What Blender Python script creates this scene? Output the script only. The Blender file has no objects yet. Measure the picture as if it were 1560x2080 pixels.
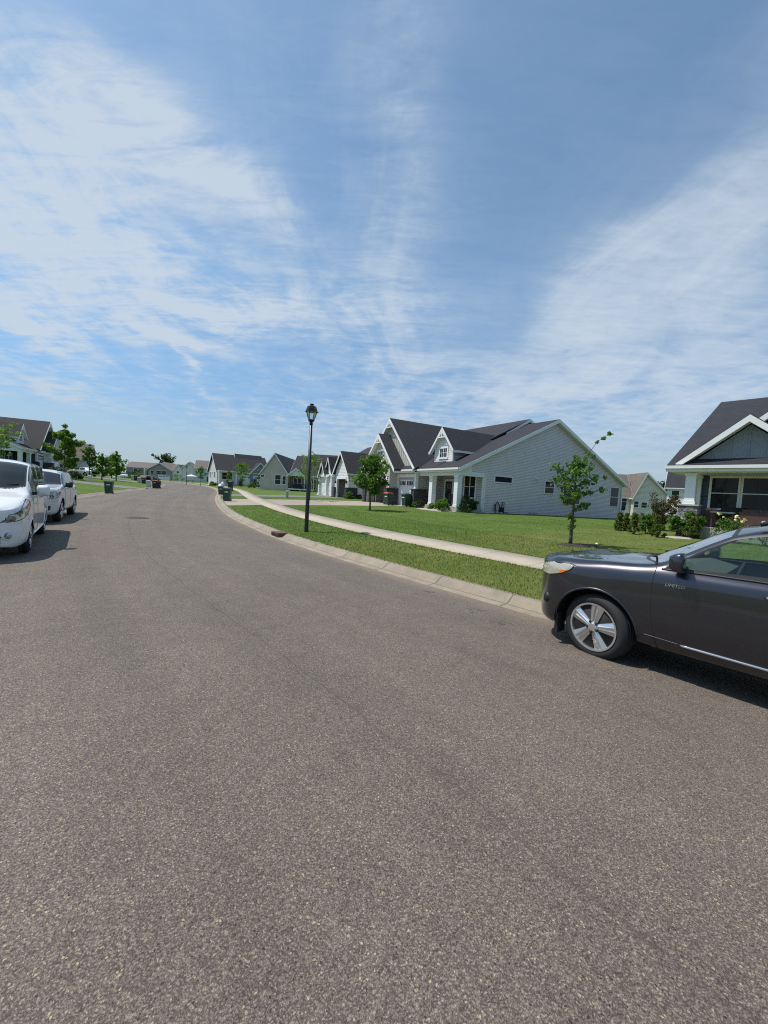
import bpy, math, random
import numpy as np
from mathutils import Vector, Matrix
random.seed(7); np.random.seed(7)
SC = bpy.context.scene
COL = SC.collection
PI = math.pi
# ------------------------------------------------------------------ camera numbers
CAM_F = 781.0; CAM_H = 1.65; PITCH = math.atan(40/781.0); ROLL = math.radians(3.2)
_cp, _sp, _cr, _sr = math.cos(PITCH), math.sin(PITCH), math.cos(ROLL), math.sin(ROLL)
_r0 = Vector((1, 0, 0)); _u0 = Vector((0, _sp, _cp)); CFW = Vector((0, _cp, -_sp))
CRT = _r0*_cr + _u0*_sr; CUP = _u0*_cr - _r0*_sr
def ray(px, py):
    return CFW + CRT*((px-780)/CAM_F) - CUP*((py-1040)/CAM_F)

# ------------------------------------------------------------------ object helpers
def tag(o, label=None, cat=None, group=None, kind=None):
    if label: o['label'] = label
    if cat: o['category'] = cat
    if group: o['group'] = group
    if kind: o['kind'] = kind
    return o
def thing(name, label, cat, loc=(0, 0, 0), rz=0.0, group=None):
    o = bpy.data.objects.new(name, None); COL.objects.link(o)
    o.empty_display_size = 0.2
    o.location = loc; o.rotation_euler = (0, 0, rz)
    return tag(o, label, cat, group)
def copy_tree(o, parent=None):
    c = o.copy(); COL.objects.link(c)
    if parent is not None: c.parent = parent
    for ch in o.children: copy_tree(ch, c)
    return c
class MB:
    def __init__(self, T=None):
        self.v = []; self.f = []; self.m = []; self.T = T; self.mi = 0
    def add(self, pts, faces):
        n = len(self.v)
        if self.T: pts = [self.T(*p) for p in pts]
        self.v += [tuple(p) for p in pts]
        self.f += [tuple(n+i for i in q) for q in faces]; self.m += [self.mi]*len(faces)
    def hexa(self, p):           # 8 points: bottom 4 then top 4
        self.add(p, [(3, 2, 1, 0), (4, 5, 6, 7), (0, 1, 5, 4), (1, 2, 6, 5), (2, 3, 7, 6), (3, 0, 4, 7)])
    def box(self, x0, x1, y0, y1, z0, z1):
        self.hexa([(x0, y0, z0), (x1, y0, z0), (x1, y1, z0), (x0, y1, z0), (x0, y0, z1), (x1, y0, z1), (x1, y1, z1), (x0, y1, z1)])
    def taper(self, x0, x1, y0, y1, z0, z1, k, ky=None):
        ky = k if ky is None else ky
        cx, cy = (x0+x1)/2, (y0+y1)/2; a, b = (x1-x0)/2, (y1-y0)/2
        self.hexa([(cx-a, cy-b, z0), (cx+a, cy-b, z0), (cx+a, cy+b, z0), (cx-a, cy+b, z0), (cx-a*k, cy-b*ky, z1), (cx+a*k, cy-b*ky, z1), (cx+a*k, cy+b*ky, z1), (cx-a*k, cy+b*ky, z1)])
    def obox(self, o, u, n, u0, u1, n0, n1, z0, z1):   # o=(x,y), u,n unit dirs in plan
        P = lambda a, b, z: (o[0]+u[0]*a+n[0]*b, o[1]+u[1]*a+n[1]*b, z)
        self.hexa([P(u0, n0, z0), P(u1, n0, z0), P(u1, n1, z0), P(u0, n1, z0), P(u0, n0, z1), P(u1, n0, z1), P(u1, n1, z1), P(u0, n1, z1)])
    def prism(self, poly, vec):
        n = len(poly); q = [tuple(p[i]+vec[i] for i in range(3)) for p in poly]
        fs = [tuple(range(n-1, -1, -1)), tuple(range(n, 2*n))]
        fs += [(i, (i+1) % n, n+(i+1) % n, n+i) for i in range(n)]
        self.add(list(poly)+q, fs)
    def tube(self, pts, r, seg=8, cap=True):
        pts = [Vector(p) for p in pts]; rs = r if isinstance(r, (list, tuple)) else [r]*len(pts)
        V = []; up = Vector((0, 0, 1)); prev = None
        for i, p in enumerate(pts):
            d = (pts[min(i+1, len(pts)-1)]-pts[max(i-1, 0)])
            if d.length < 1e-9: d = Vector((0, 0, 1))
            d.normalize()
            if prev is None:
                a = d.cross(up)
                if a.length < 1e-3: a = d.cross(Vector((1, 0, 0)))
            else:
                a = prev - d*prev.dot(d)
                if a.length < 1e-4: a = d.cross(up)
            a.normalize(); prev = a; b = d.cross(a)
            for k in range(seg):
                t = 2*PI*k/seg; V.append(tuple(p+(a*math.cos(t)+b*math.sin(t))*rs[i]))
        F = []
        for i in range(len(pts)-1):
            for k in range(seg):
                k2 = (k+1) % seg; F.append((i*seg+k, i*seg+k2, (i+1)*seg+k2, (i+1)*seg+k))
        if cap:
            F.append(tuple(range(seg-1, -1, -1))); F.append(tuple((len(pts)-1)*seg+k for k in range(seg)))
        self.add(V, F)
    def lathe(self, prof, seg=24, o=(0, 0, 0), ax='z', cap=True):   # prof: (r, h)
        V = []
        for r, h in prof:
            for k in range(seg):
                t = 2*PI*k/seg; c, s = r*math.cos(t), r*math.sin(t)
                p = (c, s, h) if ax == 'z' else ((c, h, s) if ax == 'y' else (h, c, s))
                V.append((o[0]+p[0], o[1]+p[1], o[2]+p[2]))
        F = [(i*seg+k, i*seg+(k+1) % seg, (i+1)*seg+(k+1) % seg, (i+1)*seg+k) for i in range(len(prof)-1) for k in range(seg)]
        if cap:
            F.append(tuple(range(seg-1, -1, -1))); F.append(tuple((len(prof)-1)*seg+k for k in range(seg)))
        self.add(V, F)
    def build(self, name, mat, parent=None, smooth=False, recalc=True):
        me = bpy.data.meshes.new(name)
        me.from_pydata(self.v, [], self.f)
        mats = mat if isinstance(mat, (list, tuple)) else [mat]
        for m in mats: me.materials.append(m)
        if len(mats) > 1: me.polygons.foreach_set('material_index', self.m)
        if recalc:
            import bmesh
            bm = bmesh.new(); bm.from_mesh(me); bmesh.ops.recalc_face_normals(bm, faces=bm.faces); bm.to_mesh(me); bm.free()
        if smooth: me.polygons.foreach_set('use_smooth', [True]*len(me.polygons))
        me.update()
        o = bpy.data.objects.new(name, me); COL.objects.link(o)
        if parent is not None: o.parent = parent
        return o
def np_mesh(name, V, F, mat, parent=None, smooth=False):
    V = np.asarray(V, dtype=np.float32); F = np.asarray(F, dtype=np.int32); k = F.shape[1]
    me = bpy.data.meshes.new(name); me.vertices.add(len(V)); me.vertices.foreach_set('co', V.ravel())
    me.loops.add(F.size); me.loops.foreach_set('vertex_index', F.ravel())
    me.polygons.add(len(F)); me.polygons.foreach_set('loop_start', np.arange(0, F.size, k, dtype=np.int32))
    me.materials.append(mat)
    if smooth: me.polygons.foreach_set('use_smooth', np.ones(len(F), dtype=bool))
    me.update(calc_edges=True); me.validate()
    o = bpy.data.objects.new(name, me); COL.objects.link(o)
    if parent is not None: o.parent = parent
    return o

# ------------------------------------------------------------------ materials
MATS = {}
def newmat(name):
    m = bpy.data.materials.new(name); m.use_nodes = True; MATS[name] = m
    nt = m.node_tree; b = nt.nodes['Principled BSDF']
    return m, nt, b
def N(nt, typ, **kw):
    n = nt.nodes.new(typ)
    for k, v in kw.items():
        if k.startswith('i_'):
            key = k[2:]; key = int(key) if key.isdigit() else key.replace('_', ' ')
            n.inputs[key].default_value = v
        else: setattr(n, k, v)
    return n
def L(nt, a, b): nt.links.new(a, b)
def math_(nt, op, a, b=None, c=None, clamp=False):
    n = nt.nodes.new('ShaderNodeMath'); n.operation = op; n.use_clamp = clamp
    for i, x in enumerate((a, b, c)):
        if x is None: continue
        if isinstance(x, (int, float)): n.inputs[i].default_value = x
        else: nt.links.new(x, n.inputs[i])
    return n.outputs[0]
def ramp(nt, fac, stops, interp='LINEAR'):
    n = nt.nodes.new('ShaderNodeValToRGB'); n.color_ramp.interpolation = interp
    e = n.color_ramp.elements
    while len(e) < len(stops): e.new(0.5)
    for i, (p, c) in enumerate(stops):
        e[i].position = p; e[i].color = (c[0], c[1], c[2], 1) if not isinstance(c, (int, float)) else (c, c, c, 1)
    nt.links.new(fac, n.inputs[0]); return n.outputs[0]
def objco(nt): return nt.nodes.new('ShaderNodeTexCoord').outputs['Object']
def noise(nt, co, scale, detail=3, rough=.55):
    n = N(nt, 'ShaderNodeTexNoise'); n.inputs['Scale'].default_value = scale; n.inputs['Detail'].default_value = detail; n.inputs['Roughness'].default_value = rough
    if co is not None: L(nt, co, n.inputs['Vector'])
    return n.outputs['Fac']
def mixc(nt, fac, a, b, mode='MIX'):
    n = nt.nodes.new('ShaderNodeMix'); n.data_type = 'RGBA'; n.blend_type = mode
    for sock, x in ((n.inputs[0], fac), (n.inputs[6], a), (n.inputs[7], b)):
        if isinstance(x, (int, float)): sock.default_value = x
        elif isinstance(x, tuple): sock.default_value = (x[0], x[1], x[2], 1)
        else: nt.links.new(x, sock)
    return n.outputs[2]
def bump(nt, b, h, strength=.3, dist=.01):
    n = N(nt, 'ShaderNodeBump'); n.inputs['Strength'].default_value = strength; n.inputs['Distance'].default_value = dist
    L(nt, h, n.inputs['Height']); L(nt, n.outputs[0], b.inputs['Normal'])
def plain(name, col, rough=.5, metal=0., var=.0, coat=0., spec=.5, scale=3.):
    m, nt, b = newmat(name)
    b.inputs['Roughness'].default_value = rough; b.inputs['Metallic'].default_value = metal
    b.inputs['Coat Weight'].default_value = coat; b.inputs['Coat Roughness'].default_value = .03
    b.inputs['Specular IOR Level'].default_value = spec
    if var > 0:
        f = noise(nt, objco(nt), scale, 5, .6)
        c = ramp(nt, f, [(.3, tuple(x*(1-var) for x in col)), (.7, tuple(min(1, x*(1+var)) for x in col))]); L(nt, c, b.inputs['Base Color'])
    else: b.inputs['Base Color'].default_value = (*col, 1)
    return m
def siding(name, col, pitch=.125, depth=.012, rough=.55):
    m, nt, b = newmat(name); co = objco(nt)
    sep = N(nt, 'ShaderNodeSeparateXYZ'); L(nt, co, sep.inputs[0])
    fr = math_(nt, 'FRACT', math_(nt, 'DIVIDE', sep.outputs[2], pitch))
    lip = ramp(nt, fr, [(0., .34), (.12, .5), (.22, .97), (1., 1.)])     # shade line under each lap, darkened into the colour
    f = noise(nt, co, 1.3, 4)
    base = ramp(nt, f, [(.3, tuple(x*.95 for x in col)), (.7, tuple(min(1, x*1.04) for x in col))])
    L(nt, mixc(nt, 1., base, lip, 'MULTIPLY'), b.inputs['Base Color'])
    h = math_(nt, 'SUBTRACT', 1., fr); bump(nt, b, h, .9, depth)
    b.inputs['Roughness'].default_value = rough
    return m
def shingle(name, col):
    m, nt, b = newmat(name); co = objco(nt)
    mp = N(nt, 'ShaderNodeMapping'); L(nt, co, mp.inputs[0]); mp.inputs['Scale'].default_value = (1, 1, 1)
    vo = N(nt, 'ShaderNodeTexVoronoi'); vo.inputs['Scale'].default_value = 5.; L(nt, co, vo.inputs['Vector'])
    sep = N(nt, 'ShaderNodeSeparateXYZ'); L(nt, co, sep.inputs[0])
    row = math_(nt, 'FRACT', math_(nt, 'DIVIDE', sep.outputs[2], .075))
    f = noise(nt, co, 60, 2); f2 = noise(nt, co, .5, 3)
    t = math_(nt, 'ADD', math_(nt, 'MULTIPLY', f, .5), math_(nt, 'MULTIPLY', math_(nt, 'ADD', f2, N_sep(nt, vo.outputs['Color'])), .3))
    c = ramp(nt, t, [(.25, tuple(x*.72 for x in col)), (.75, tuple(x*1.3 for x in col))])
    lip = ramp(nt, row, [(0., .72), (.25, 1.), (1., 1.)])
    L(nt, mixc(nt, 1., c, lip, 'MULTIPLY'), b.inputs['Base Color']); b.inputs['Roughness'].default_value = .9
    bump(nt, b, f, .5, .01)
    return m
def N_sep(nt, col):
    s = N(nt, 'ShaderNodeSeparateColor'); L(nt, col, s.inputs[0]); return s.outputs[0]
def stone(name, cols, sx=3., sz=8.):
    m, nt, b = newmat(name); co = objco(nt)
    mp = N(nt, 'ShaderNodeMapping'); L(nt, co, mp.inputs[0]); mp.inputs['Scale'].default_value = (sx, sx, sz)
    vo = N(nt, 'ShaderNodeTexVoronoi'); vo.inputs['Scale'].default_value = 1.; L(nt, mp.outputs[0], vo.inputs['Vector'])
    v2 = N(nt, 'ShaderNodeTexVoronoi'); v2.feature = 'DISTANCE_TO_EDGE'; L(nt, mp.outputs[0], v2.inputs['Vector']); v2.inputs['Scale'].default_value = 1.
    c = ramp(nt, N_sep(nt, vo.outputs['Color']), [(i/(len(cols)-1), k) for i, k in enumerate(cols)])
    e = ramp(nt, v2.outputs['Distance'], [(0., .25), (.09, 1.)])
    L(nt, mixc(nt, 1., c, e, 'MULTIPLY'), b.inputs['Base Color']); b.inputs['Roughness'].default_value = .85
    bump(nt, b, e, .8, .02)
    return m
def leafmat(name, c0, c1, trans=.35):
    m, nt, b = newmat(name)
    g = N(nt, 'ShaderNodeNewGeometry')
    c = ramp(nt, g.outputs['Random Per Island'], [(0., c0), (1., c1)])
    L(nt, c, b.inputs['Base Color']); b.inputs['Roughness'].default_value = .55; b.inputs['Specular IOR Level'].default_value = .3
    t = N(nt, 'ShaderNodeBsdfTranslucent'); L(nt, mixc(nt, 1., c, (1.5, 1.6, .7), 'MULTIPLY'), t.inputs[0])
    mx = N(nt, 'ShaderNodeMixShader'); mx.inputs[0].default_value = trans
    L(nt, b.outputs[0], mx.inputs[1]); L(nt, t.outputs[0], mx.inputs[2])
    L(nt, mx.outputs[0], nt.nodes['Material Output'].inputs[0])
    return m
def glassmat(name, tint, rough=.02):
    m, nt, b = newmat(name)
    tr = N(nt, 'ShaderNodeBsdfTransparent'); tr.inputs[0].default_value = (*tint, 1)
    gl = N(nt, 'ShaderNodeBsdfGlossy'); gl.inputs['Roughness'].default_value = rough
    fr = N(nt, 'ShaderNodeFresnel'); fr.inputs[0].default_value = 1.5
    k = math_(nt, 'ADD', math_(nt, 'MULTIPLY', fr.outputs[0], .9), .02, clamp=True)
    mx = N(nt, 'ShaderNodeMixShader'); L(nt, k, mx.inputs[0]); L(nt, tr.outputs[0], mx.inputs[1]); L(nt, gl.outputs[0], mx.inputs[2])
    L(nt, mx.outputs[0], nt.nodes['Material Output'].inputs[0])
    return m

M_white = plain('white_trim_paint', (.78, .78, .77), .45, var=.04)
M_gutter = plain('white_gutter_metal', (.74, .74, .73), .35)
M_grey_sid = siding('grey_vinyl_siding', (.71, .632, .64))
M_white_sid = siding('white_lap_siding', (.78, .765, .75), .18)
M_bb = plain('greige_board', (.50, .48, .42), .6, var=.05)
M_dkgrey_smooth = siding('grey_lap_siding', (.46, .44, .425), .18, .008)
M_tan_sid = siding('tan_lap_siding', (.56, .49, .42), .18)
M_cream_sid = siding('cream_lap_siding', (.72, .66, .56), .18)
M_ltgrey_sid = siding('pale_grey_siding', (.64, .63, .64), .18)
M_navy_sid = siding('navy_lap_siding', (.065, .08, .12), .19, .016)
M_blue_bb = plain('slate_blue_board', (.19, .222, .255), .55, var=.06)
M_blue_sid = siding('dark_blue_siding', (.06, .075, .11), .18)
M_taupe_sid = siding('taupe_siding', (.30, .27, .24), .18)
M_roof = shingle('charcoal_shingle', (.021, .0215, .0265))
M_roof2 = shingle('grey_shingle', (.036, .035, .037))
M_roof_tan = shingle('brown_shingle', (.145, .122, .104))
M_stone_dk = stone('dark_ledge_stone', [(.03, .03, .035), (.09, .085, .085), (.05, .05, .055), (.13, .12, .12)], 4, 11)
M_stone_lt = stone('mixed_ledge_stone', [(.12, .10, .10), (.34, .31, .29), (.22, .2, .19), (.5, .48, .45)], 3.2, 9)
M_conc = plain('porch_concrete', (.42, .40, .36), .85, var=.1)
M_black = plain('black_metal', (.012, .012, .013), .4, var=.0)
M_blackmatte = plain('matte_black', (.012, .012, .013), .75)
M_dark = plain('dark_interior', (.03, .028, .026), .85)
M_garint = plain('garage_drywall', (.33, .31, .28), .85)
M_door = plain('dark_door_paint', (.03, .028, .03), .4)
M_roof_dummy = None
def winmat(name, col, spec=.5):
    m, nt, b = newmat(name); b.inputs['Base Color'].default_value = (*col, 1); b.inputs['Roughness'].default_value = .05; b.inputs['Specular IOR Level'].default_value = spec
    f = noise(nt, objco(nt), 1.7, 2); bump(nt, b, f, .04, .05)
    return m
M_pane = winmat('window_glass', (.018, .02, .024), .22)
M_pane_lt = winmat('pale_window_glass', (.12, .13, .14))  # paler base colour for the front door panes
M_bark = plain('bark', (.085, .066, .052), .9, var=.35, scale=12)
M_bark_red = plain('reddish_bark', (.11, .055, .04), .9, var=.3, scale=10)
M_mulch = plain('dark_mulch', (.04, .03, .024), .95, var=.5, scale=40)
M_rock = plain('pale_landscape_rock', (.36, .33, .29), .9, var=.5, scale=30)
M_bin_green = plain('green_bin_plastic', (.018, .058, .034), .45, var=.08)
M_bin_dark = plain('black_bin_plastic', (.016, .017, .018), .45)
M_bin_pale = plain('pale_bin_plastic', (.55, .53, .50), .5)
M_lid_red = plain('orange_red_lid', (.46, .085, .04), .4)
M_bag = plain('white_bag_plastic', (.78, .78, .80), .35)
M_badge = plain('badge_metal', (.5, .5, .5), .3, .6)
M_label = plain('white_print', (.62, .64, .62), .5)
M_tyre = plain('tyre_rubber', (.018, .018, .019), .78, var=.15, scale=9)
M_rim = plain('alloy_rim', (.66, .65, .63), .27, .85)
M_chrome = plain('chrome', (.85, .85, .86), .12, 1.)
M_trimblk = plain('black_plastic_trim', (.014, .014, .015), .5)
M_interior = plain('car_interior', (.07, .068, .066), .8)
M_carglass = winmat('dark_car_glass', (.026, .032, .036), .5)
M_seeglass = glassmat('tinted_car_glass', (.70, .85, .77))
M_lampglass = glassmat('lantern_glass', (.9, .92, .93), .05)
M_amber = plain('amber_lens', (.75, .16, .03), .15, coat=1.)
M_lens_old = plain('yellowed_headlight_lens', (.48, .46, .35), .16, .25, coat=1., var=.25, scale=9.)
def reflectormat():
    m, nt, b = newmat('headlight_reflector_pattern'); co = objco(nt)
    v = N(nt, 'ShaderNodeTexVoronoi', i_Scale=15.); L(nt, co, v.inputs['Vector'])
    L(nt, ramp(nt, N_sep(nt, v.outputs['Color']), [(0., (.05, .055, .06)), (.4, (.16, .17, .18)), (.55, (.5, .52, .54)), (1., (.85, .86, .88))]), b.inputs['Base Color'])
    b.inputs['Metallic'].default_value = .5; b.inputs['Roughness'].default_value = .2; b.inputs['Coat Weight'].default_value = 1.; return m
M_lens = reflectormat()
M_lens_dk = plain('headlight_reflector', (.16, .17, .18), .1, .6, coat=1.)
M_rust = plain('rusty_cast_iron', (.12, .055, .038), .8, var=.4, scale=20)
M_iron = plain('cast_iron', (.085, .076, .07), .7, var=.3, scale=30)
M_leaf = leafmat('maple_leaf', (.042, .100, .016), (.125, .225, .042), .42)
M_leaf_lt = leafmat('light_leaf', (.07, .15, .018), (.18, .28, .045), .42)
M_leaf_dk = leafmat('dark_leaf', (.018, .045, .012), (.05, .10, .022))
M_leaf_ol = leafmat('olive_leaf', (.045, .085, .016), (.14, .18, .035), .3)
M_leaf_red = leafmat('bronze_leaf', (.045, .042, .018), (.12, .10, .035), .25)
M_flower = plain('yellow_petal', (.75, .66, .25), .6)
M_flower_w = plain('white_petal', (.78, .77, .72), .6)
M_brownmetal = plain('rust_brown_resin', (.085, .045, .035), .6, var=.15)
M_cushion = plain('dusty_rose_cushion', (.42, .27, .23), .85, var=.08)
def carpaint(name, col, metal=.0, rough=.32, flake=0.):
    m, nt, b = newmat(name); b.inputs['Metallic'].default_value = metal; b.inputs['Roughness'].default_value = rough
    b.inputs['Coat Weight'].default_value = 1.; b.inputs['Coat Roughness'].default_value = .025
    co = objco(nt); d = noise(nt, co, 2.2, 4)
    c = ramp(nt, d, [(.3, tuple(x*.94 for x in col)), (.7, tuple(min(1, x*1.05) for x in col))])
    sep = N(nt, 'ShaderNodeSeparateXYZ'); L(nt, co, sep.inputs[0])
    dust = math_(nt, 'MULTIPLY', ramp(nt, sep.outputs[2], [(.28, .22), (.75, 0.)]), noise(nt, co, 9, 4))
    c = mixc(nt, math_(nt, 'MULTIPLY', dust, .55), c, (.16, .16, .165)); L(nt, c, b.inputs['Base Color'])
    if flake:
        f = noise(nt, co, 1400, 1); bump(nt, b, f, flake, .0005)
    return m
M_paint_grey = carpaint('slate_metallic_paint', (.056, .055, .066), .93, .32, .04)
M_paint_white = carpaint('white_paint', (.78, .79, .80))
M_paint_silver = carpaint('silver_white_paint', (.66, .69, .72), .25, .3)
M_paint_red = carpaint('red_paint', (.22, .03, .03))
M_paint_dark = carpaint('dark_blue_paint', (.012, .014, .022))
# ------------------------------------------------------------------ terrain
REF0 = [(30, -26.5), (13.7, -7.4), (7.2, .35), (4.6, 3.5), (2.68, 5.80), (1.99, 6.58), (.95, 7.6), (-.15, 8.82), (-1.36, 10.12), (-2.31, 11.27), (-3.71, 13.), (-5.34, 15.47), (-7.55, 18.95),
        (-10.2, 23.9), (-13.1, 29.9), (-16.6, 37.6), (-21.2, 48.5), (-26., 59.5), (-33., 74), (-42., 90), (-55., 109), (-75., 134), (-104., 158), (-150., 180), (-230., 205)]
def catmull(P, step):
    P = [np.array(p, float) for p in P]; out = []
    for i in range(len(P)-1):
        p0, p1, p2, p3 = P[max(i-1, 0)], P[i], P[i+1], P[min(i+2, len(P)-1)]
        n = max(1, int(np.linalg.norm(p2-p1)/step))
        for k in range(n):
            t = k/n
            m1 = (p2-p0)*.5; m2 = (p3-p1)*.5
            out.append((2*t**3-3*t*t+1)*p1+(t**3-2*t*t+t)*m1+(-2*t**3+3*t*t)*p2+(t**3-t*t)*m2)
    out.append(P[-1]); return np.array(out)
_r = catmull(REF0, .5)
for _ in range(6):
    _r[1:-1] = (_r[:-2]+_r[1:-1]*2+_r[2:])/4
_seg = np.linalg.norm(np.diff(_r, axis=0), axis=1); _s = np.concatenate([[0], np.cumsum(_seg)])
_keep = np.arange(0, _s[-1], .6)
REF = np.stack([np.interp(_keep, _s, _r[:, 0]), np.interp(_keep, _s, _r[:, 1])], 1)
T_ = np.gradient(REF, axis=0); T_ /= np.linalg.norm(T_, axis=1)[:, None]
for _ in range(4): T_[1:-1] = (T_[:-2]+2*T_[1:-1]+T_[2:])/4
T_ /= np.linalg.norm(T_, axis=1)[:, None]
NR = np.stack([T_[:, 1], -T_[:, 0]], 1)              # towards the right-hand houses
SREF = _keep
_i0 = int(np.argmin(np.hypot(REF[:, 0]-2.45, REF[:, 1]-6.05)))
_k = np.clip((SREF[_i0]-SREF)/2.2, 0, 1); DELTA = .95*_k*_k*(3-2*_k)
def base_z(x, y):
    s = -.6*np.asarray(x, float)+.8*np.asarray(y, float)
    return np.where(s < 0, .004*s, np.where(s < 110, .009*s, .99+.51*(1-np.exp(-(s-110)*.009/.51))))
def sdist(x, y):
    x = np.atleast_1d(np.asarray(x, float)); y = np.atleast_1d(np.asarray(y, float)); d = np.empty(len(x)); idx = np.empty(len(x), int)
    for c in range(0, len(x), 4000):
        dx = x[c:c+4000, None]-REF[None, :, 0]; dy = y[c:c+4000, None]-REF[None, :, 1]
        j = np.argmin(dx*dx+dy*dy, 1); r = np.arange(len(j)); idx[c:c+4000] = j
        d[c:c+4000] = dx[r, j]*NR[j, 0]+dy[r, j]*NR[j, 1]
    return d, idx
WID = 8.2
PR = ([0, .3, .5, 2.8, 4.15, 7, 10, 16, 22, 40, 75], [-.215, -.205, -.09, .02, .045, .13, .20, .30, .31, .1, .0])
PL = ([0, .3, .5, 1.5, 3, 8, 13, 18, 30, 75], [-.15, -.12, .0, .06, .18, .52, .86, 1.13, 1.3, 1.3])
def prof(d):
    d = np.asarray(d, float)
    u = np.abs((d+WID/2)/(WID/2)); road = -np.where(d > -WID/2, .215*u**1.35, .15*u**2)
    return np.where(d > 0, np.interp(d, *PR), np.where(d < -WID, np.interp(-d-WID, *PL), road))
def terrain(x, y):
    d, _ = sdist(x, y); z = base_z(np.atleast_1d(x), np.atleast_1d(y))+prof(d)
    return float(z[0]) if np.ndim(x) == 0 else z
def gp(px, py, off=0.):            # where the sight line of a photo pixel meets the ground
    r = ray(px, py); t = 3.; prev = None
    while t < 260:
        x, y, z = r.x*t, r.y*t, CAM_H+r.z*t
        h = z-terrain(x, y)-off
        if h < 0:
            lo, hi = prev, t
            for _ in range(14):
                mid = (lo+hi)/2
                if CAM_H+r.z*mid-terrain(r.x*mid, r.y*mid)-off < 0: hi = mid
                else: lo = mid
            t = hi; break
        prev = t; t *= 1.02
    x, y = r.x*t, r.y*t
    return Vector((x, y, terrain(x, y)))
def gpy(px, Y):                    # on the ground at depth Y under a photo column (horizon row)
    r = ray(px, 1000+(px-780)*.0559); t = Y/r.y
    return Vector((r.x*t, Y, terrain(r.x*t, Y)))

def strip(name, mat, offs, zf, kind='structure', i0=0, i1=None, extra=None, step=1):
    idx = list(range(i0, i1 if i1 else len(REF), step)); V = []; UV = []
    for i in idx:
        dl = DELTA[i] if extra else 0.
        for d in offs:
            dd = d+(dl if extra == 'all' else (dl*extra(d) if extra else 0))
            p = REF[i]+NR[i]*dd
            V.append((p[0], p[1], zf(p[0], p[1], d))); UV.append((SREF[i], d))
    k = len(offs); F = [(a*k+b, a*k+b+1, (a+1)*k+b+1, (a+1)*k+b) for a in range(len(idx)-1) for b in range(k-1)]
    o = np_mesh(name, V, F, mat, smooth=True)
    uv = o.data.uv_layers.new(name='along'); co = np.array(UV, dtype=np.float32)[np.array(F).ravel()]
    uv.data.foreach_set('uv', co.ravel())
    if kind: o['kind'] = kind
    return o
bz = lambda x, y: float(base_z(x, y))

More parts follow.
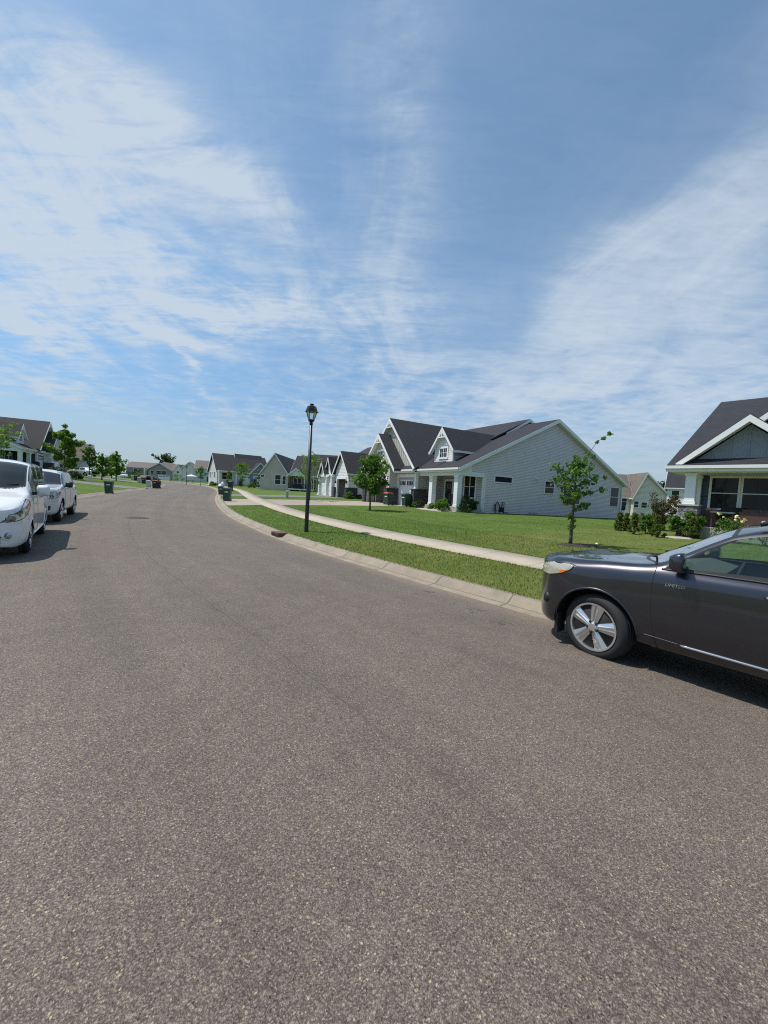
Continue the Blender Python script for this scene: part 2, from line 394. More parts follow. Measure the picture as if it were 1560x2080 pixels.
# asphalt: exposed aggregate, tar seams and a few damp marks
def asphalt_mat():
    m, nt, b = newmat('weathered_asphalt'); co = objco(nt)
    wob = N(nt, 'ShaderNodeTexNoise', i_Scale=60., i_Detail=1.); L(nt, co, wob.inputs['Vector'])
    cw = mixc(nt, .012, co, wob.outputs['Color'], 'ADD')
    def cells(sc, seed):
        mp = N(nt, 'ShaderNodeMapping'); L(nt, cw, mp.inputs[0]); mp.inputs['Location'].default_value = (seed, seed*2, 0)
        v = N(nt, 'ShaderNodeTexVoronoi', i_Scale=sc); v.voronoi_dimensions = '2D'; L(nt, mp.outputs[0], v.inputs['Vector']); return v
    v1 = cells(165., 0.); v2 = cells(80., 3.); v3 = cells(300., 7.)
    r1 = N_sep(nt, v1.outputs['Color']); r2 = N_sep(nt, v2.outputs['Color']); r3 = N_sep(nt, v3.outputs['Color'])
    c1 = ramp(nt, r1, [(0., (.052, .049, .049)), (.30, (.092, .085, .081)), (.55, (.140, .125, .117)), (.78, (.205, .184, .168)), (.93, (.28, .257, .23)), (1., (.39, .36, .31))])
    c3 = ramp(nt, r3, [(0., (.05, .047, .046)), (.6, (.14, .127, .118)), (1., (.32, .295, .26))])
    c = mixc(nt, .38, c1, c3)
    big = math_(nt, 'GREATER_THAN', r2, .965)
    near = math_(nt, 'LESS_THAN', v2.outputs['Distance'], .32)
    c = mixc(nt, math_(nt, 'MULTIPLY', math_(nt, 'MULTIPLY', big, near), .8), c, (.44, .39, .27))
    bigd = math_(nt, 'LESS_THAN', r2, .05)
    c = mixc(nt, math_(nt, 'MULTIPLY', math_(nt, 'MULTIPLY', bigd, near), .7), c, (.02, .02, .022))
    pit = ramp(nt, v1.outputs['Distance'], [(.2, 1.), (.75, .55)])
    c = mixc(nt, 1., c, pit, 'MULTIPLY')
    # broad tone: wheel paths and patches
    pt = ramp(nt, noise(nt, co, .35, 5, .6), [(.3, .88), (.7, 1.12)])
    c = mixc(nt, 1., c, pt, 'MULTIPLY')
    p2 = ramp(nt, noise(nt, co, 3.5, 4, .6), [(.3, .92), (.7, 1.07)])
    c = mixc(nt, 1., c, p2, 'MULTIPLY')
    uv = N(nt, 'ShaderNodeUVMap'); uv.uv_map = 'along'; su = N(nt, 'ShaderNodeSeparateXYZ'); L(nt, uv.outputs[0], su.inputs[0])
    mp = N(nt, 'ShaderNodeMapping'); L(nt, uv.outputs[0], mp.inputs[0]); mp.inputs['Scale'].default_value = (.035, 1.5, 1.)
    wv = noise(nt, mp.outputs[0], 1., 5, .6)
    c = mixc(nt, 1., c, ramp(nt, wv, [(.28, .88), (.72, 1.13)]), 'MULTIPLY')
    seam = math_(nt, 'LESS_THAN', math_(nt, 'ABSOLUTE', math_(nt, 'ADD', math_(nt, 'ADD', su.outputs[1], 4.1), math_(nt, 'MULTIPLY', math_(nt, 'SUBTRACT', noise(nt, co, 1.5, 4), .5), .12))), .012)
    c = mixc(nt, math_(nt, 'MULTIPLY', seam, .35), c, (.06, .056, .054))
    grit = ramp(nt, su.outputs[1], [(0., 0.), (1., 1.)])
    dirt = math_(nt, 'MULTIPLY', math_(nt, 'SUBTRACT', 1., math_(nt, 'MULTIPLY', math_(nt, 'ABSOLUTE', su.outputs[1]), 1.6), clamp=True), noise(nt, co, 2.5, 5))
    c = mixc(nt, math_(nt, 'MULTIPLY', dirt, .55), c, (.26, .21, .15))
    c = mixc(nt, 1., c, (1.09, .985, .865), 'MULTIPLY')
    L(nt, c, b.inputs['Base Color']); b.inputs['Roughness'].default_value = .82; b.inputs['Specular IOR Level'].default_value = .35
    bump(nt, b, v1.outputs['Distance'], .55, .004)
    return m
M_asphalt = asphalt_mat()
def concrete_mat(name, col, joint, jw=.02, stain=.22):
    m, nt, b = newmat(name); co = objco(nt)
    uv = N(nt, 'ShaderNodeUVMap'); uv.uv_map = 'along'; su = N(nt, 'ShaderNodeSeparateXYZ'); L(nt, uv.outputs[0], su.inputs[0])
    fr = math_(nt, 'FRACT', math_(nt, 'DIVIDE', su.outputs[0], joint))
    j = math_(nt, 'LESS_THAN', fr, jw/joint)
    cell = math_(nt, 'FLOOR', math_(nt, 'DIVIDE', su.outputs[0], joint))
    wn = N(nt, 'ShaderNodeTexWhiteNoise'); wn.noise_dimensions = '1D'; L(nt, cell, wn.inputs['W'])
    c = ramp(nt, noise(nt, co, 2.2, 6, .65), [(.25, tuple(x*(1-stain) for x in col)), (.75, tuple(x*(1+stain*.5) for x in col))])
    c = mixc(nt, 1., c, ramp(nt, wn.outputs['Value'], [(0., .9), (1., 1.06)]), 'MULTIPLY')
    c = mixc(nt, math_(nt, 'MULTIPLY', j, .65), c, (.06, .055, .05))
    g = noise(nt, co, 130, 2); c = mixc(nt, 1., c, ramp(nt, g, [(.3, .86), (.7, 1.1)]), 'MULTIPLY')
    L(nt, c, b.inputs['Base Color']); b.inputs['Roughness'].default_value = .9; bump(nt, b, g, .3, .004)
    return m
M_curb = concrete_mat('curb_concrete', (.30, .252, .187), 1.6, .03, .34)
M_walk = concrete_mat('sidewalk_concrete', (.42, .36, .275), 1.52, .022, .14)
M_drive_tan = concrete_mat('tan_driveway', (.34, .285, .225), 4.0, .02, .2)
M_drive_grey = concrete_mat('grey_driveway', (.17, .165, .16), 50., .0, .2)
def lawn_mat():
    m, nt, b = newmat('lawn_turf'); co = objco(nt)
    f1 = noise(nt, co, .55, 5, .62); f2 = noise(nt, co, 5., 5, .7); f3 = noise(nt, co, 55., 3, .7)
    t = math_(nt, 'ADD', math_(nt, 'MULTIPLY', f1, .5), math_(nt, 'ADD', math_(nt, 'MULTIPLY', f2, .3), math_(nt, 'MULTIPLY', f3, .35)))
    dry = ramp(nt, t, [(.36, (.072, .105, .019)), (.56, (.125, .158, .034)), (.74, (.215, .215, .075))])
    lush = ramp(nt, t, [(.36, (.056, .094, .016)), (.56, (.094, .146, .027)), (.74, (.145, .195, .045))])
    # the neighbour's lawn, mown and watered differently: its edge is a property line
    sep = N(nt, 'ShaderNodeSeparateXYZ'); L(nt, co, sep.inputs[0])
    def side(a, b_, soft):    # >0 on the far side of line a-b
        dx, dy = b_[0]-a[0], b_[1]-a[1]; l = math.hypot(dx, dy)
        v = math_(nt, 'ADD', math_(nt, 'MULTIPLY', sep.outputs[0], -dy/l), math_(nt, 'MULTIPLY', sep.outputs[1], dx/l))
        v = math_(nt, 'ADD', v, (a[0]*dy-a[1]*dx)/l)
        v = math_(nt, 'ADD', v, math_(nt, 'MULTIPLY', math_(nt, 'SUBTRACT', f2, .5), 1.2))
        return math_(nt, 'ADD', math_(nt, 'DIVIDE', v, soft), .5, clamp=True)
    k = math_(nt, 'MULTIPLY', side((-1.5, 11.6), (16., 23.), .5), 1.)
    c = mixc(nt, k, dry, lush)
    L(nt, c, b.inputs['Base Color']); b.inputs['Roughness'].default_value = .95; b.inputs['Specular IOR Level'].default_value = .15
    bump(nt, b, math_(nt, 'ADD', f3, f2), .8, .05)
    return m
M_lawn = lawn_mat()
M_blade = leafmat('grass_blade', (.062, .102, .016), (.165, .195, .05), .35)
M_blade_lush = leafmat('lush_grass_blade', (.042, .090, .014), (.115, .185, .036), .35)

STREET = strip('street', M_asphalt, [-8.25, -7.4, -6.5, -5.5, -4.5, -3.5, -2.5, -1.6, -.8, .0, .21], lambda x, y, d: bz(x, y)+float(prof(min(d, 0.)))+(.018 if d > .05 else .004), extra=lambda d: max(0, (d+4.1)/4.15))
CPR = [(-.06, -.30), (-.012, -.23), (0., -.208), (.24, -.196), (.33, -.145), (.41, -.085), (.55, -.075), (.57, -.17)]
CPL = [(-.06, -.22), (-.012, -.16), (0., -.142), (.26, -.122), (.36, -.06), (.43, -.005), (.55, .004), (.57, -.1)]
def curb(name, sgn):
    CP = CPR if sgn > 0 else CPL
    lut = {round(d if sgn > 0 else -WID-d, 4): h for d, h in CP}
    offs = [d if sgn > 0 else -WID-d for d, h in CP]
    return strip(name, M_curb, offs, lambda x, y, d: bz(x, y)+lut[round(d, 4)], extra=('all' if sgn > 0 else None))
curb('curb', 1); curb('curb', -1)
strip('lawn', M_lawn, [.40, .42, .6, 1.2, 2., 2.8, 4.15, 5.5, 7, 8.5, 10, 13, 16, 19, 22, 26, 31, 40, 50, 62, 75],
      lambda x, y, d: bz(x, y)+(float(prof(d))+.016 if d > .41 else -.19), extra=lambda d: min(1, max(0, 1-(d-.5)/2.2)), step=1)
strip('lawn', M_lawn, [-WID-d for d in (.50, .52, .6, 1.5, 3, 5, 8, 10.5, 13, 15.5, 18, 24, 30, 40, 55, 75)],
      lambda x, y, d: bz(x, y)+(float(prof(d))+.012 if d < -WID-.51 else -.15), step=2)
strip('sidewalk', M_walk, [2.78, 2.8, 4.15, 4.17], lambda x, y, d: bz(x, y)+float(prof(d))+(.045 if 2.79 < d < 4.16 else -.1))
# land beyond the lots, out to the horizon
def land():
    xs = sorted(set([-900, -700, -500, -400]+list(range(-300, 301, 15))+[400, 500, 700, 900])); V = []; ys = xs
    for y in ys:
        for x in xs: V.append((x, y+60, bz(x, y+60)-.42))
    n = len(xs); F = [(j*n+i, j*n+i+1, (j+1)*n+i+1, (j+1)*n+i) for j in range(n-1) for i in range(n-1)]
    o = np_mesh('ground', V, F, M_lawn, smooth=True); o['kind'] = 'structure'
land()
def patch(name, mat, A, B, C, D, nu=16, nv=6, dz=.035):     # ground-following quad A-B (near) D-C (far)
    V = []; UV = []
    for j in range(nv+1):
        for i in range(nu+1):
            u, v = i/nu, j/nv
            x = (1-v)*((1-u)*A[0]+u*B[0])+v*((1-u)*D[0]+u*C[0]); y = (1-v)*((1-u)*A[1]+u*B[1])+v*((1-u)*D[1]+u*C[1])
            V.append((x, y, terrain(x, y)+dz)); UV.append((u*math.dist(A, B), v))
    F = [(j*(nu+1)+i, j*(nu+1)+i+1, (j+1)*(nu+1)+i+1, (j+1)*(nu+1)+i) for j in range(nv) for i in range(nu)]
    o = np_mesh(name, V, F, mat, smooth=True); o['kind'] = 'structure'
    uv = o.data.uv_layers.new(name='along'); co = np.array(UV, dtype=np.float32)[np.array(F).ravel()]; uv.data.foreach_set('uv', co.ravel())
    return o
# frames of the lots: f runs along the street away from us, g into the lot
FB = (-.49, .872); GB = (.872, .49); CB = (7.53, 29.72)
FA = (-.65, .76); GA = (.76, .65); CA = (14.82, 18.65)
FL = (-.45, .893); GL = (-.893, -.45); CL = (-52.5, 52.0)
def frame(C, f, g): return lambda a, b: (C[0]+a*f[0]+b*g[0], C[1]+a*f[1]+b*g[1])
LB = frame(CB, FB, GB); LA = frame(CA, FA, GA); LL = frame(CL, FL, GL)
def to_street(p, g, d_target):
    t = 0.; q = p
    for _ in range(60):
        d = sdist(q[0], q[1])[0][0]; e = d-d_target
        if abs(e) < .02: break
        sg = 1 if d_target > 0 else -1; q = (q[0]-sg*g[0]*e*.9, q[1]-sg*g[1]*e*.9)
    return q
def drive(name, mat, fr, g, a0, a1, b, dt, flare=.6):
    A1, A2 = fr(a0, b), fr(a1, b); B1, B2 = to_street(fr(a0-flare, b), g, dt), to_street(fr(a1+flare, b), g, dt)
    return patch(name, mat, B1, A1, A2, B2, nu=24, nv=8, dz=.03)
drive('driveway', M_drive_tan, LB, GB, 5.9, 13.6, -2.6, .5)
drive('driveway', M_drive_grey, LB, GB, 20.6, 25.4, -2.3, .5)
drive('driveway', M_drive_grey, LL, (-.893, -.45), 7.0, 15.0, -3.0, -WID-.5)
drive('driveway', M_drive_grey, LL, (-.893, -.45), -19.0, -14.2, -3.0, -WID-.5)
drive('driveway', M_drive_grey, LL, (-.893, -.45), 25.0, 30.0, -3.0, -WID-.5)

def blades(name, mat, pts, h, w, lean=.5):
    n = len(pts); a = np.random.rand(n)*2*PI; hh = h*(.55+.9*np.random.rand(n)); ww = w*(.7+.6*np.random.rand(n))
    dx, dy = np.cos(a), np.sin(a); b = np.random.rand(n)*2*PI; l = lean*np.random.rand(n)*hh
    P = pts; V = np.empty((n, 3, 3), np.float32)
    V[:, 0] = P-np.stack([dx*ww, dy*ww, np.zeros(n)+.01], 1); V[:, 1] = P+np.stack([dx*ww, dy*ww, np.zeros(n)-.01], 1)
    V[:, 2] = P+np.stack([np.cos(b)*l, np.sin(b)*l, hh], 1)
    o = np_mesh(name, V.reshape(-1, 3), np.arange(3*n).reshape(-1, 3), mat)
    return o
def grass():
    P1 = []; P2 = []
    sel = [i for i in range(len(REF)) if 2.5 < REF[i, 1] < 45 and REF[i, 0] < 6]
    for i in sel:
        for lo, hi, den in ((.33, .43, 160), (.40, .75, 620), (.75, 2.75, 560), (2.62, 2.8, 600), (4.14, 4.4, 600), (4.2, 8, 420), (8, 20, 160)):
            c = REF[i]+NR[i]*(lo+hi)/2; dist = math.hypot(*c)
            if c[0]/max(c[1], .1) > 1.15: continue
            k = int((hi-lo)*.6*den*min(1, (12/dist)**1.5))
            for _ in range(k):
                d = random.uniform(lo, hi); p = REF[i]+T_[i]*random.uniform(-.3, .3)
                dd = d+DELTA[i]*min(1, max(0, 1-(d-.5)/2.2)); q = p+NR[i]*dd
                lush = ((q[0]+1.5)*-11.4+(q[1]-11.6)*17.5)/20.9 > 0
                (P2 if lush else P1).append((q[0], q[1], d))
    for nm, P, mt in (('lawn_grass', P1, M_blade), ('lawn_grass', P2, M_blade_lush)):
        P = np.array(P); z = base_z(P[:, 0], P[:, 1])+prof(P[:, 2])+.01
        # keep the driveway clear
        r = np.stack([P[:, 0]-CB[0], P[:, 1]-CB[1]], 1); a = r@np.array(FB); b = r@np.array(GB)
        ok = ~((a > 5.2) & (a < 14.3) & (b < -2)) & ~((a > 19.9) & (a < 26.) & (b < -2)) & ~((a > 0) & (a < 16) & (b > -2.8))
        pts = np.stack([P[:, 0], P[:, 1], z], 1)[ok]
        o = blades(nm, mt, pts, .042, .008); tag(o, kind='stuff')
        o['label'] = 'short dry verge grass beside the curb' if mt is M_blade else 'lush green mown lawn grass'; o['category'] = 'grass'
grass()
# ------------------------------------------------------------------ houses
# local house coordinates: a along the street front, b into the lot, z up; mirror m=+1: a runs to the viewer's left seen from the street
SPLIT = {'corner_board', 'downspout', 'vent_hood', 'wall_lantern', 'column', 'gutter', 'window_bar'}
def split_build(b, name, mat, parent):
    """one object for every separate piece collected under a name"""
    adj = {}; par = list(range(len(b.v)))
    def fd(i):
        while par[i] != i: par[i] = par[par[i]]; i = par[i]
        return i
    for f in b.f:
        for k in f[1:]: par[fd(k)] = fd(f[0])
    g = {}
    for f in b.f: g.setdefault(fd(f[0]), []).append(f)
    for fs in g.values():
        ids = sorted({k for f in fs for k in f}); mp = {k: i for i, k in enumerate(ids)}
        q = MB(); q.v = [b.v[k] for k in ids]; q.f = [tuple(mp[k] for k in f) for f in fs]; q.m = [0]*len(fs); q.build(name, mat, parent)
class House:
    def __init__(self, name, label, C, f, g, z, m=1, group=None):
        rz = math.atan2(g[1], g[0])-PI/2          # local y = g
        self.root = thing(name, label, 'house', (C[0], C[1], z), rz, group); self.m = m
        x = (math.cos(rz), math.sin(rz)); self.sx = 1 if x[0]*f[0]+x[1]*f[1] > 0 else -1
        self.T = lambda a, b, z_: (self.sx*a, b, z_)
        self.c = {}
    def mb(self, part, mat):
        k = (part, mat.name)
        if k not in self.c: self.c[k] = (MB(self.T), mat)
        return self.c[k][0]
    def new(self): return MB(self.T)
    def done(self):
        for (part, _), (b, mat) in self.c.items():
            if not b.f: continue
            if part in SPLIT: split_build(b, part, mat, self.root)
            else: b.build(part, mat, self.root)
        return self.root
def gable(H, a0, a1, b0, b1, zb, ze, zr, wall, roof, ax='a', ov=.35, ov0=None, ov1=None, walls=True, top=None, trim=True, fascia=True, rake_h=.30, th=.16, rm=None):
    """gabled block; ridge along axis ax; eaves at the two other sides"""
    ov0 = ov if ov0 is None else ov0; ov1 = ov if ov1 is None else ov1
    P = (lambda t, s, z: (t, s, z)) if ax == 'a' else (lambda t, s, z: (s, t, z))
    t0, t1, s0, s1 = (a0, a1, b0, b1) if ax == 'a' else (b0, b1, a0, a1)
    sm = (s0+s1)/2 if rm is None else rm
    if walls: H.mb('wall', wall).prism([P(t0, s0, zb), P(t0, s1, zb), P(t0, s1, ze), P(t0, sm, zr), P(t0, s0, ze)], tuple(P(t1-t0, 0, 0)))
    R = H.mb('roof', roof); W = H.mb('roof_trim', M_white)
    k0 = (zr-ze)/(sm-s0); k1 = (zr-ze)/(s1-sm); E = .35 if ov else 0
    for (sa, k, sg) in ((s0-ov, k0, -1), (s1+ov, k1, 1)):
        za = ze-k*ov; q = [P(t0-ov0, sa, za+th), P(t1+ov1, sa, za+th), P(t1+ov1, sm, zr+th), P(t0-ov0, sm, zr+th)]
        R.prism(q, (0, 0, -th+.03))
        if trim:
            for t, e in ((t0-ov0-.03, .055), (t1+ov1-.025, .055)):
                W.prism([P(t, sa-sg*-.012, za+th-.035), P(t, sm, zr+th-.035), P(t, sm, zr+th-.035-rake_h), P(t, sa+sg*.012, za+th-.035-rake_h)], tuple(P(e, 0, 0)))
        if fascia:
            G = H.mb('gutter', M_gutter); s_ = sa+sg*.012
            lo, hi = min(s_, s_+sg*.10), max(s_, s_+sg*.10)
            if ax == 'a': G.box(t0-ov0+.03, t1+ov1-.03, lo, hi, za+th-.16, za+th-.03); W.box(t0-ov0+.03, t1+ov1-.03, min(s_-sg*.04, s_-sg*.012), max(s_-sg*.04, s_-sg*.012), za-.10, za+th-.17); W.box(t0-ov0+.03, t1+ov1-.03, min(sa-sg*.03, s0 if sg < 0 else s1), max(sa-sg*.03, s0 if sg < 0 else s1), za-.09, za-.06)
            else: G.box(lo, hi, t0-ov0+.03, t1+ov1-.03, za+th-.16, za+th-.03); W.box(min(sa-sg*.03, s0 if sg < 0 else s1), max(sa-sg*.03, s0 if sg < 0 else s1), t0-ov0+.03, t1+ov1-.03, za-.09, za-.06)
def battens(H, pts, u, n, z0, zf, step, mat, wdt, part='wall'):
    """vertical battens on a wall: origin pts, direction u, outward n, heights to zf(t)"""
    b = H.mb(part, mat); t = step/2
    while t < wdt:
        z1 = zf(t)
        if z1 > z0(t)+.1: b.obox(pts[:2], u, n, t-.022, t+.022, .0, .028, z0(t), z1)
        t += step
def win(H, o, u, n, w, h, zc, kind='double', fr=.10, frame=M_white, glass=None):
    f = H.new(); f.obox(o, u, n, -w/2-fr, w/2+fr, -.02, .045, zc+h/2, zc+h/2+fr*1.15); f.obox(o, u, n, -w/2-fr, w/2+fr, -.02, .06, zc-h/2-fr, zc-h/2)
    f.obox(o, u, n, -w/2-fr, -w/2, -.02, .045, zc-h/2, zc+h/2); f.obox(o, u, n, w/2, w/2+fr, -.02, .045, zc-h/2, zc+h/2)
    t = .045
    if kind in ('double', 'twin', 'lite2'): f.obox(o, u, n, -w/2, w/2, -.01, .034, zc-t/2, zc+t/2)
    if kind == 'twin': f.obox(o, u, n, -.06, .06, -.01, .038, zc-h/2, zc+h/2)
    if kind == 'lite2':
        f.obox(o, u, n, -.05, .05, -.01, .038, zc-h/2, zc+h/2)
        for s in (-w/4, w/4): f.obox(o, u, n, s-.012, s+.012, -.01, .030, zc, zc+h/2)
    if kind == 'grid':
        f.obox(o, u, n, -.03, .03, -.01, .036, zc-h/2, zc+h/2); f.obox(o, u, n, -w/2, w/2, -.01, .030, zc-.015, zc+.015)
        for s in (-w/4, w/4): f.obox(o, u, n, s-.012, s+.012, -.01, .027, zc-h/2, zc+h/2)
    F = f.build('window', frame, H.root)
    p = H.new(); p.obox(o, u, n, -w/2, w/2, -.02, .012, zc-h/2, zc+h/2); p.build('pane', glass or M_pane, F)
    return F
def garage_door(H, o, u, n, w, h, z0=0., lites=2, frame=True):
    d = H.new()
    for k in range(4): d.obox(o, u, n, -w/2, w/2, -.05, .012, z0+h*k/4+.012, z0+h*(k+1)/4-.008)
    d.obox(o, u, n, -w/2, w/2, -.06, -.004, z0, z0+h)
    for k in range(3):
        for i in range(4):
            c = -w/2+w*(i+.5)/4; d.obox(o, u, n, c-w*.09, c+w*.09, .0, .026, z0+h*k/4+h*.05, z0+h*(k+1)/4-h*.05)
    for i in range(lites):
        c = -w/2+w*(i+.5)/lites; k = w/lites
        for j in range(3): d.obox(o, u, n, c+(j-1)*k*.19-k*.02, c+(j-1)*k*.19+k*.02, .0, .024, z0+h*.795, z0+h*.96)
    D = d.build('garage_door', M_white, H.root)
    for i in range(lites):
        c = -w/2+w*(i+.5)/lites; k = w/lites
        p = H.new(); p.obox(o, u, n, c-k*.38, c+k*.38, .0, .018, z0+h*.80, z0+h*.955); P_ = p.build('pane', M_pane, D)
    if frame:
        T = H.new(); T.obox(o, u, n, -w/2-.16, -w/2, -.01, .05, z0, z0+h); T.obox(o, u, n, w/2, w/2+.16, -.01, .05, z0, z0+h); T.obox(o, u, n, -w/2-.16, w/2+.16, -.01, .055, z0+h, z0+h+.2); T.build('door_trim', M_white, H.root)
    return D
def front_door(H, o, u, n, z0, w=.92, h=2.06, mat=M_door):
    d = H.new(); d.obox(o, u, n, -w/2, w/2, -.02, .02, z0, z0+h)
    for s in (-1, 1): d.obox(o, u, n, s*w*.24-.13, s*w*.24+.13, .02, .034, z0+.2, z0+1.2)
    D = d.build('front_door', mat, H.root); p = H.new(); q = H.new()
    for i in range(3):
        for j in range(2):
            x = (i-1)*.2; p.obox(o, u, n, x-.085, x+.085, .0, .026, z0+1.42+j*.24, z0+1.63+j*.24)
    p.build('pane', M_pane_lt, D)
    q.obox(o, u, n, w*.38, w*.44, .02, .07, z0+.95, z0+1.1); q.build('handle', M_black, D)
    T = H.new(); T.obox(o, u, n, -w/2-.16, -w/2, -.01, .06, z0, z0+h); T.obox(o, u, n, w/2, w/2+.16, -.01, .06, z0, z0+h); T.obox(o, u, n, -w/2-.2, w/2+.2, -.01, .07, z0+h, z0+h+.22); T.build('door_trim', M_white, H.root)
def pier(H, a0, a1, b0, b1, z0, z1, mat, cap=True):
    b = H.new(); b.box(a0, a1, b0, b1, z0, z1)
    # projecting courses
    z = z0+.04; k = 0
    while z < z1-.15:
        e = .018 if k % 2 else .034; h = random.uniform(.09, .17)
        s = random.uniform(.25, .75); am = a0+(a1-a0)*s; bm_ = b0+(b1-b0)*s
        b.box(a0-e, am-.012, b0-.014, b0+.06, z, z+h-.012); b.box(am, a1+.016, b0-.03, b0+.06, z, z+h-.012)
        b.box(a0-.02, a0+.05, b0+.02, bm_-.01, z, z+h-.012); b.box(a0-.032, a0+.05, bm_, b1, z, z+h-.012)
        z += h; k += 1
    o = b.build('stone_pier', mat, H.root)
    if cap: c = H.new(); c.box(a0-.06, a1+.06, b0-.06, b1+.02, z1, z1+.07); c.build('cap', M_stone_dk if mat is M_stone_dk else M_conc, o)
    return o
def column(H, a, b, z0, z1, w=.36):
    c = H.new(); c.box(a-w/2, a+w/2, b-w/2, b+w/2, z0+.18, z1-.14); c.box(a-w/2-.035, a+w/2+.035, b-w/2-.035, b+w/2+.035, z0, z0+.18); c.box(a-w/2-.035, a+w/2+.035, b-w/2-.035, b+w/2+.035, z1-.14, z1)
    return c.build('column', M_white, H.root)
def gtruss(H, am, b, zr, half, k):     # little king-post bracket in the peak
    t = H.mb('roof_trim', M_white); z = zr-.78; w = (zr-.1-z)/k
    t.box(am-w, am+w, b-.06, b, z, z+.09); t.box(am-.05, am+.05, b-.065, b-.005, z+.09, zr-.2)
    for s in (-1, 1): t.prism([(am+s*.02, b-.055, z+.42), (am+s*.02, b-.055, z+.5), (am+s*w*.62, b-.055, z+.16), (am+s*w*.62, b-.055, z+.085)], (0, .04, 0))

def villa(label, C, f, g, z, cols, detail=2, opened=True):
    """one-and-a-half storey villa: porch with dormer at the a=0 end, garages with two steep gables at the far end"""
    H = House('villa_house', label, C, f, g, z)
    side, front, bb, roof, stn = cols
    ze, bR, zR = 3.30, 7.9, 8.10
    sl = (zR-ze)/(bR+2.45)
    # gable end walls, cut back under the porch
    for a0, a1, pz in ((0, .18, True), (15.5, 15.68, False)):
        poly = [(a0, 0, -.5), (a0, 18.8, -.5), (a0, 18.8, ze), (a0, bR, zR), (a0, -2.4, ze), (a0, -2.4, 3.05), (a0, 0, 3.05)]
        H.mb('wall', side).prism(poly, (a1-a0, 0, 0))
    H.mb('wall', front).box(.18, 5.3, 0, .15, -.3, 3.3)
    H.mb('wall', side).box(.18, 15.5, 18.62, 18.8, -.5, 3.3)
    R = H.mb('roof', roof); W = H.mb('roof_trim', M_white); G = H.mb('gutter', M_gutter)
    th = .17
    def slope(a0, a1, b0, z0, b1, z1):
        R.prism([(a0, b0, z0+th), (a1, b0, z0+th), (a1, b1, z1+th), (a0, b1, z1+th)], (0, 0, -th+.02))
    sb = (zR-ze)/(18.8-bR)
    slope(-.35, 3., -2.75, ze-sl*.3, bR, zR); slope(-.35, 3., 19.25, ze-sb*.45, bR, zR)
    bR2, zR2 = 8.2, 8.62
    s2 = (zR2-ze)/(bR2+2.45); sb2 = (zR2-ze)/(18.8-bR2)
    slope(3.02, 15.95, -2.75, ze-s2*.3+.012, bR2, zR2); slope(3.02, 15.95, 19.25, ze-sb2*.45+.012, bR2, zR2)
    W.prism([(2.99, 5.2, ze+s2*7.65), (2.99, bR2, zR2+th-.02), (2.99, 11.5, zR2-sb2*3.3+.12), (2.99, 11.5, zR2-sb2*3.3-.1), (2.99, bR2, zR2-.12), (2.99, 5.2, ze+s2*7.65-.2)], (.025, 0, 0))
    for a, (br, zr, k, kb) in ((-.38, (bR, zR, sl, sb)), (15.92, (bR2, zR2, s2, sb2))):
        for bb_, kk in ((-2.76, k), (19.26, kb)):
            ob = br-bb_; za = zr-abs(ob)*kk
            W.prism([(a, bb_, za+th-.03), (a, br, zr+th-.03), (a, br, zr+th-.31), (a, bb_, za+th-.31)], (.06, 0, 0))
        W.prism([(a+.06, -2.7, ze-sl*.3-.13), (a+.06, 19.2, ze-sb*.4-.1), (a+.06, br, zr-.06), ], (.27, 0, 0)) if False else None
    # soffit under the rake
    W.prism([(-.32, -2.7, ze-sl*.3-.02), (-.32, bR, zR-.03), (-.32, bR, zR-.07), (-.32, -2.7, ze-sl*.3-.06)], (.31, 0, 0))
    W.prism([(-.32, 19.2, ze-sb*.45-.02), (-.32, bR, zR-.03), (-.32, bR, zR-.07), (-.32, 19.2, ze-sb*.45-.06)], (.31, 0, 0))
    # boxed eave return and porch beam
    W.prism([(-.012, -2.42, 3.05), (-.012, -1.15, 3.05+1.15*sl+.02), (-.012, -1.15, 3.05+.95), (-.012, -2.42, 3.42)], (.01, 0, 0)) if False else None
    W.box(-.05, 5.3, -2.44, -2.16, 2.76, 3.06); W.box(-.05, .22, -2.16, .0, 2.76, 3.06)
    W.prism([(-.02, -2.5, 3.04), (-.02, -1.25, 3.04), (-.02, -1.25, ze+sl*1.2-.05), (-.02, -2.5, ze-sl*.05-.05)], (.012, 0, 0))
    H.mb('porch_ceiling', M_white).box(.22, 5.28, -2.16, .0, 3.06, 3.1)
    G.box(-.34, 5.6, -2.88, -2.765, ze-sl*.3+.0, ze-sl*.3+.14); W.box(-.34, 5.6, -2.76, -2.73, ze-sl*.3-.13, ze-sl*.3-.01); W.box(-.34, 5.3, -2.73, -2.45, ze-sl*.3-.13, ze-sl*.3-.10)
    G.box(-.34, 15.9, 19.265, 19.38, ze-sb*.45, ze-sb*.45+.14)
    # corner boards, downspouts
    for b in (0., 18.66): H.mb('corner_board', M_white).box(-.025, .12, b-.02, b+.14, -.35, 3.04)
    ds = H.mb('downspout', M_gutter); ds.box(-.11, -.03, .06, .15, .12, 3.0); ds.prism([(-.11, .06, .14), (-.11, .15, .14), (-.11, .15, .06), (-.11, .06, .06)], (-.75, 0, -.14)); ds.box(-.11, -.03, 18.5, 18.6, -.2, 2.9)
    H.mb('porch_floor', M_conc).box(.0, 5.28, -2.5, -.01, -.4, .36)
    column(H, .28, -2.27, .36, 2.76, .42); column(H, 3.45, -2.27, .36, 2.76, .42)
    front_door(H, (4.15, 0), (-1, 0), (0, -1), .38)
    win(H, (1.5, 0), (-1, 0), (0, -1), 1.25, 1.72, 2.02, 'double'); H.mb('window_bar', M_white).box(1.47, 1.53, -.045, .0, 1.17, 2.87)
    # garage block
    bf, b2 = -2.7, -3.6
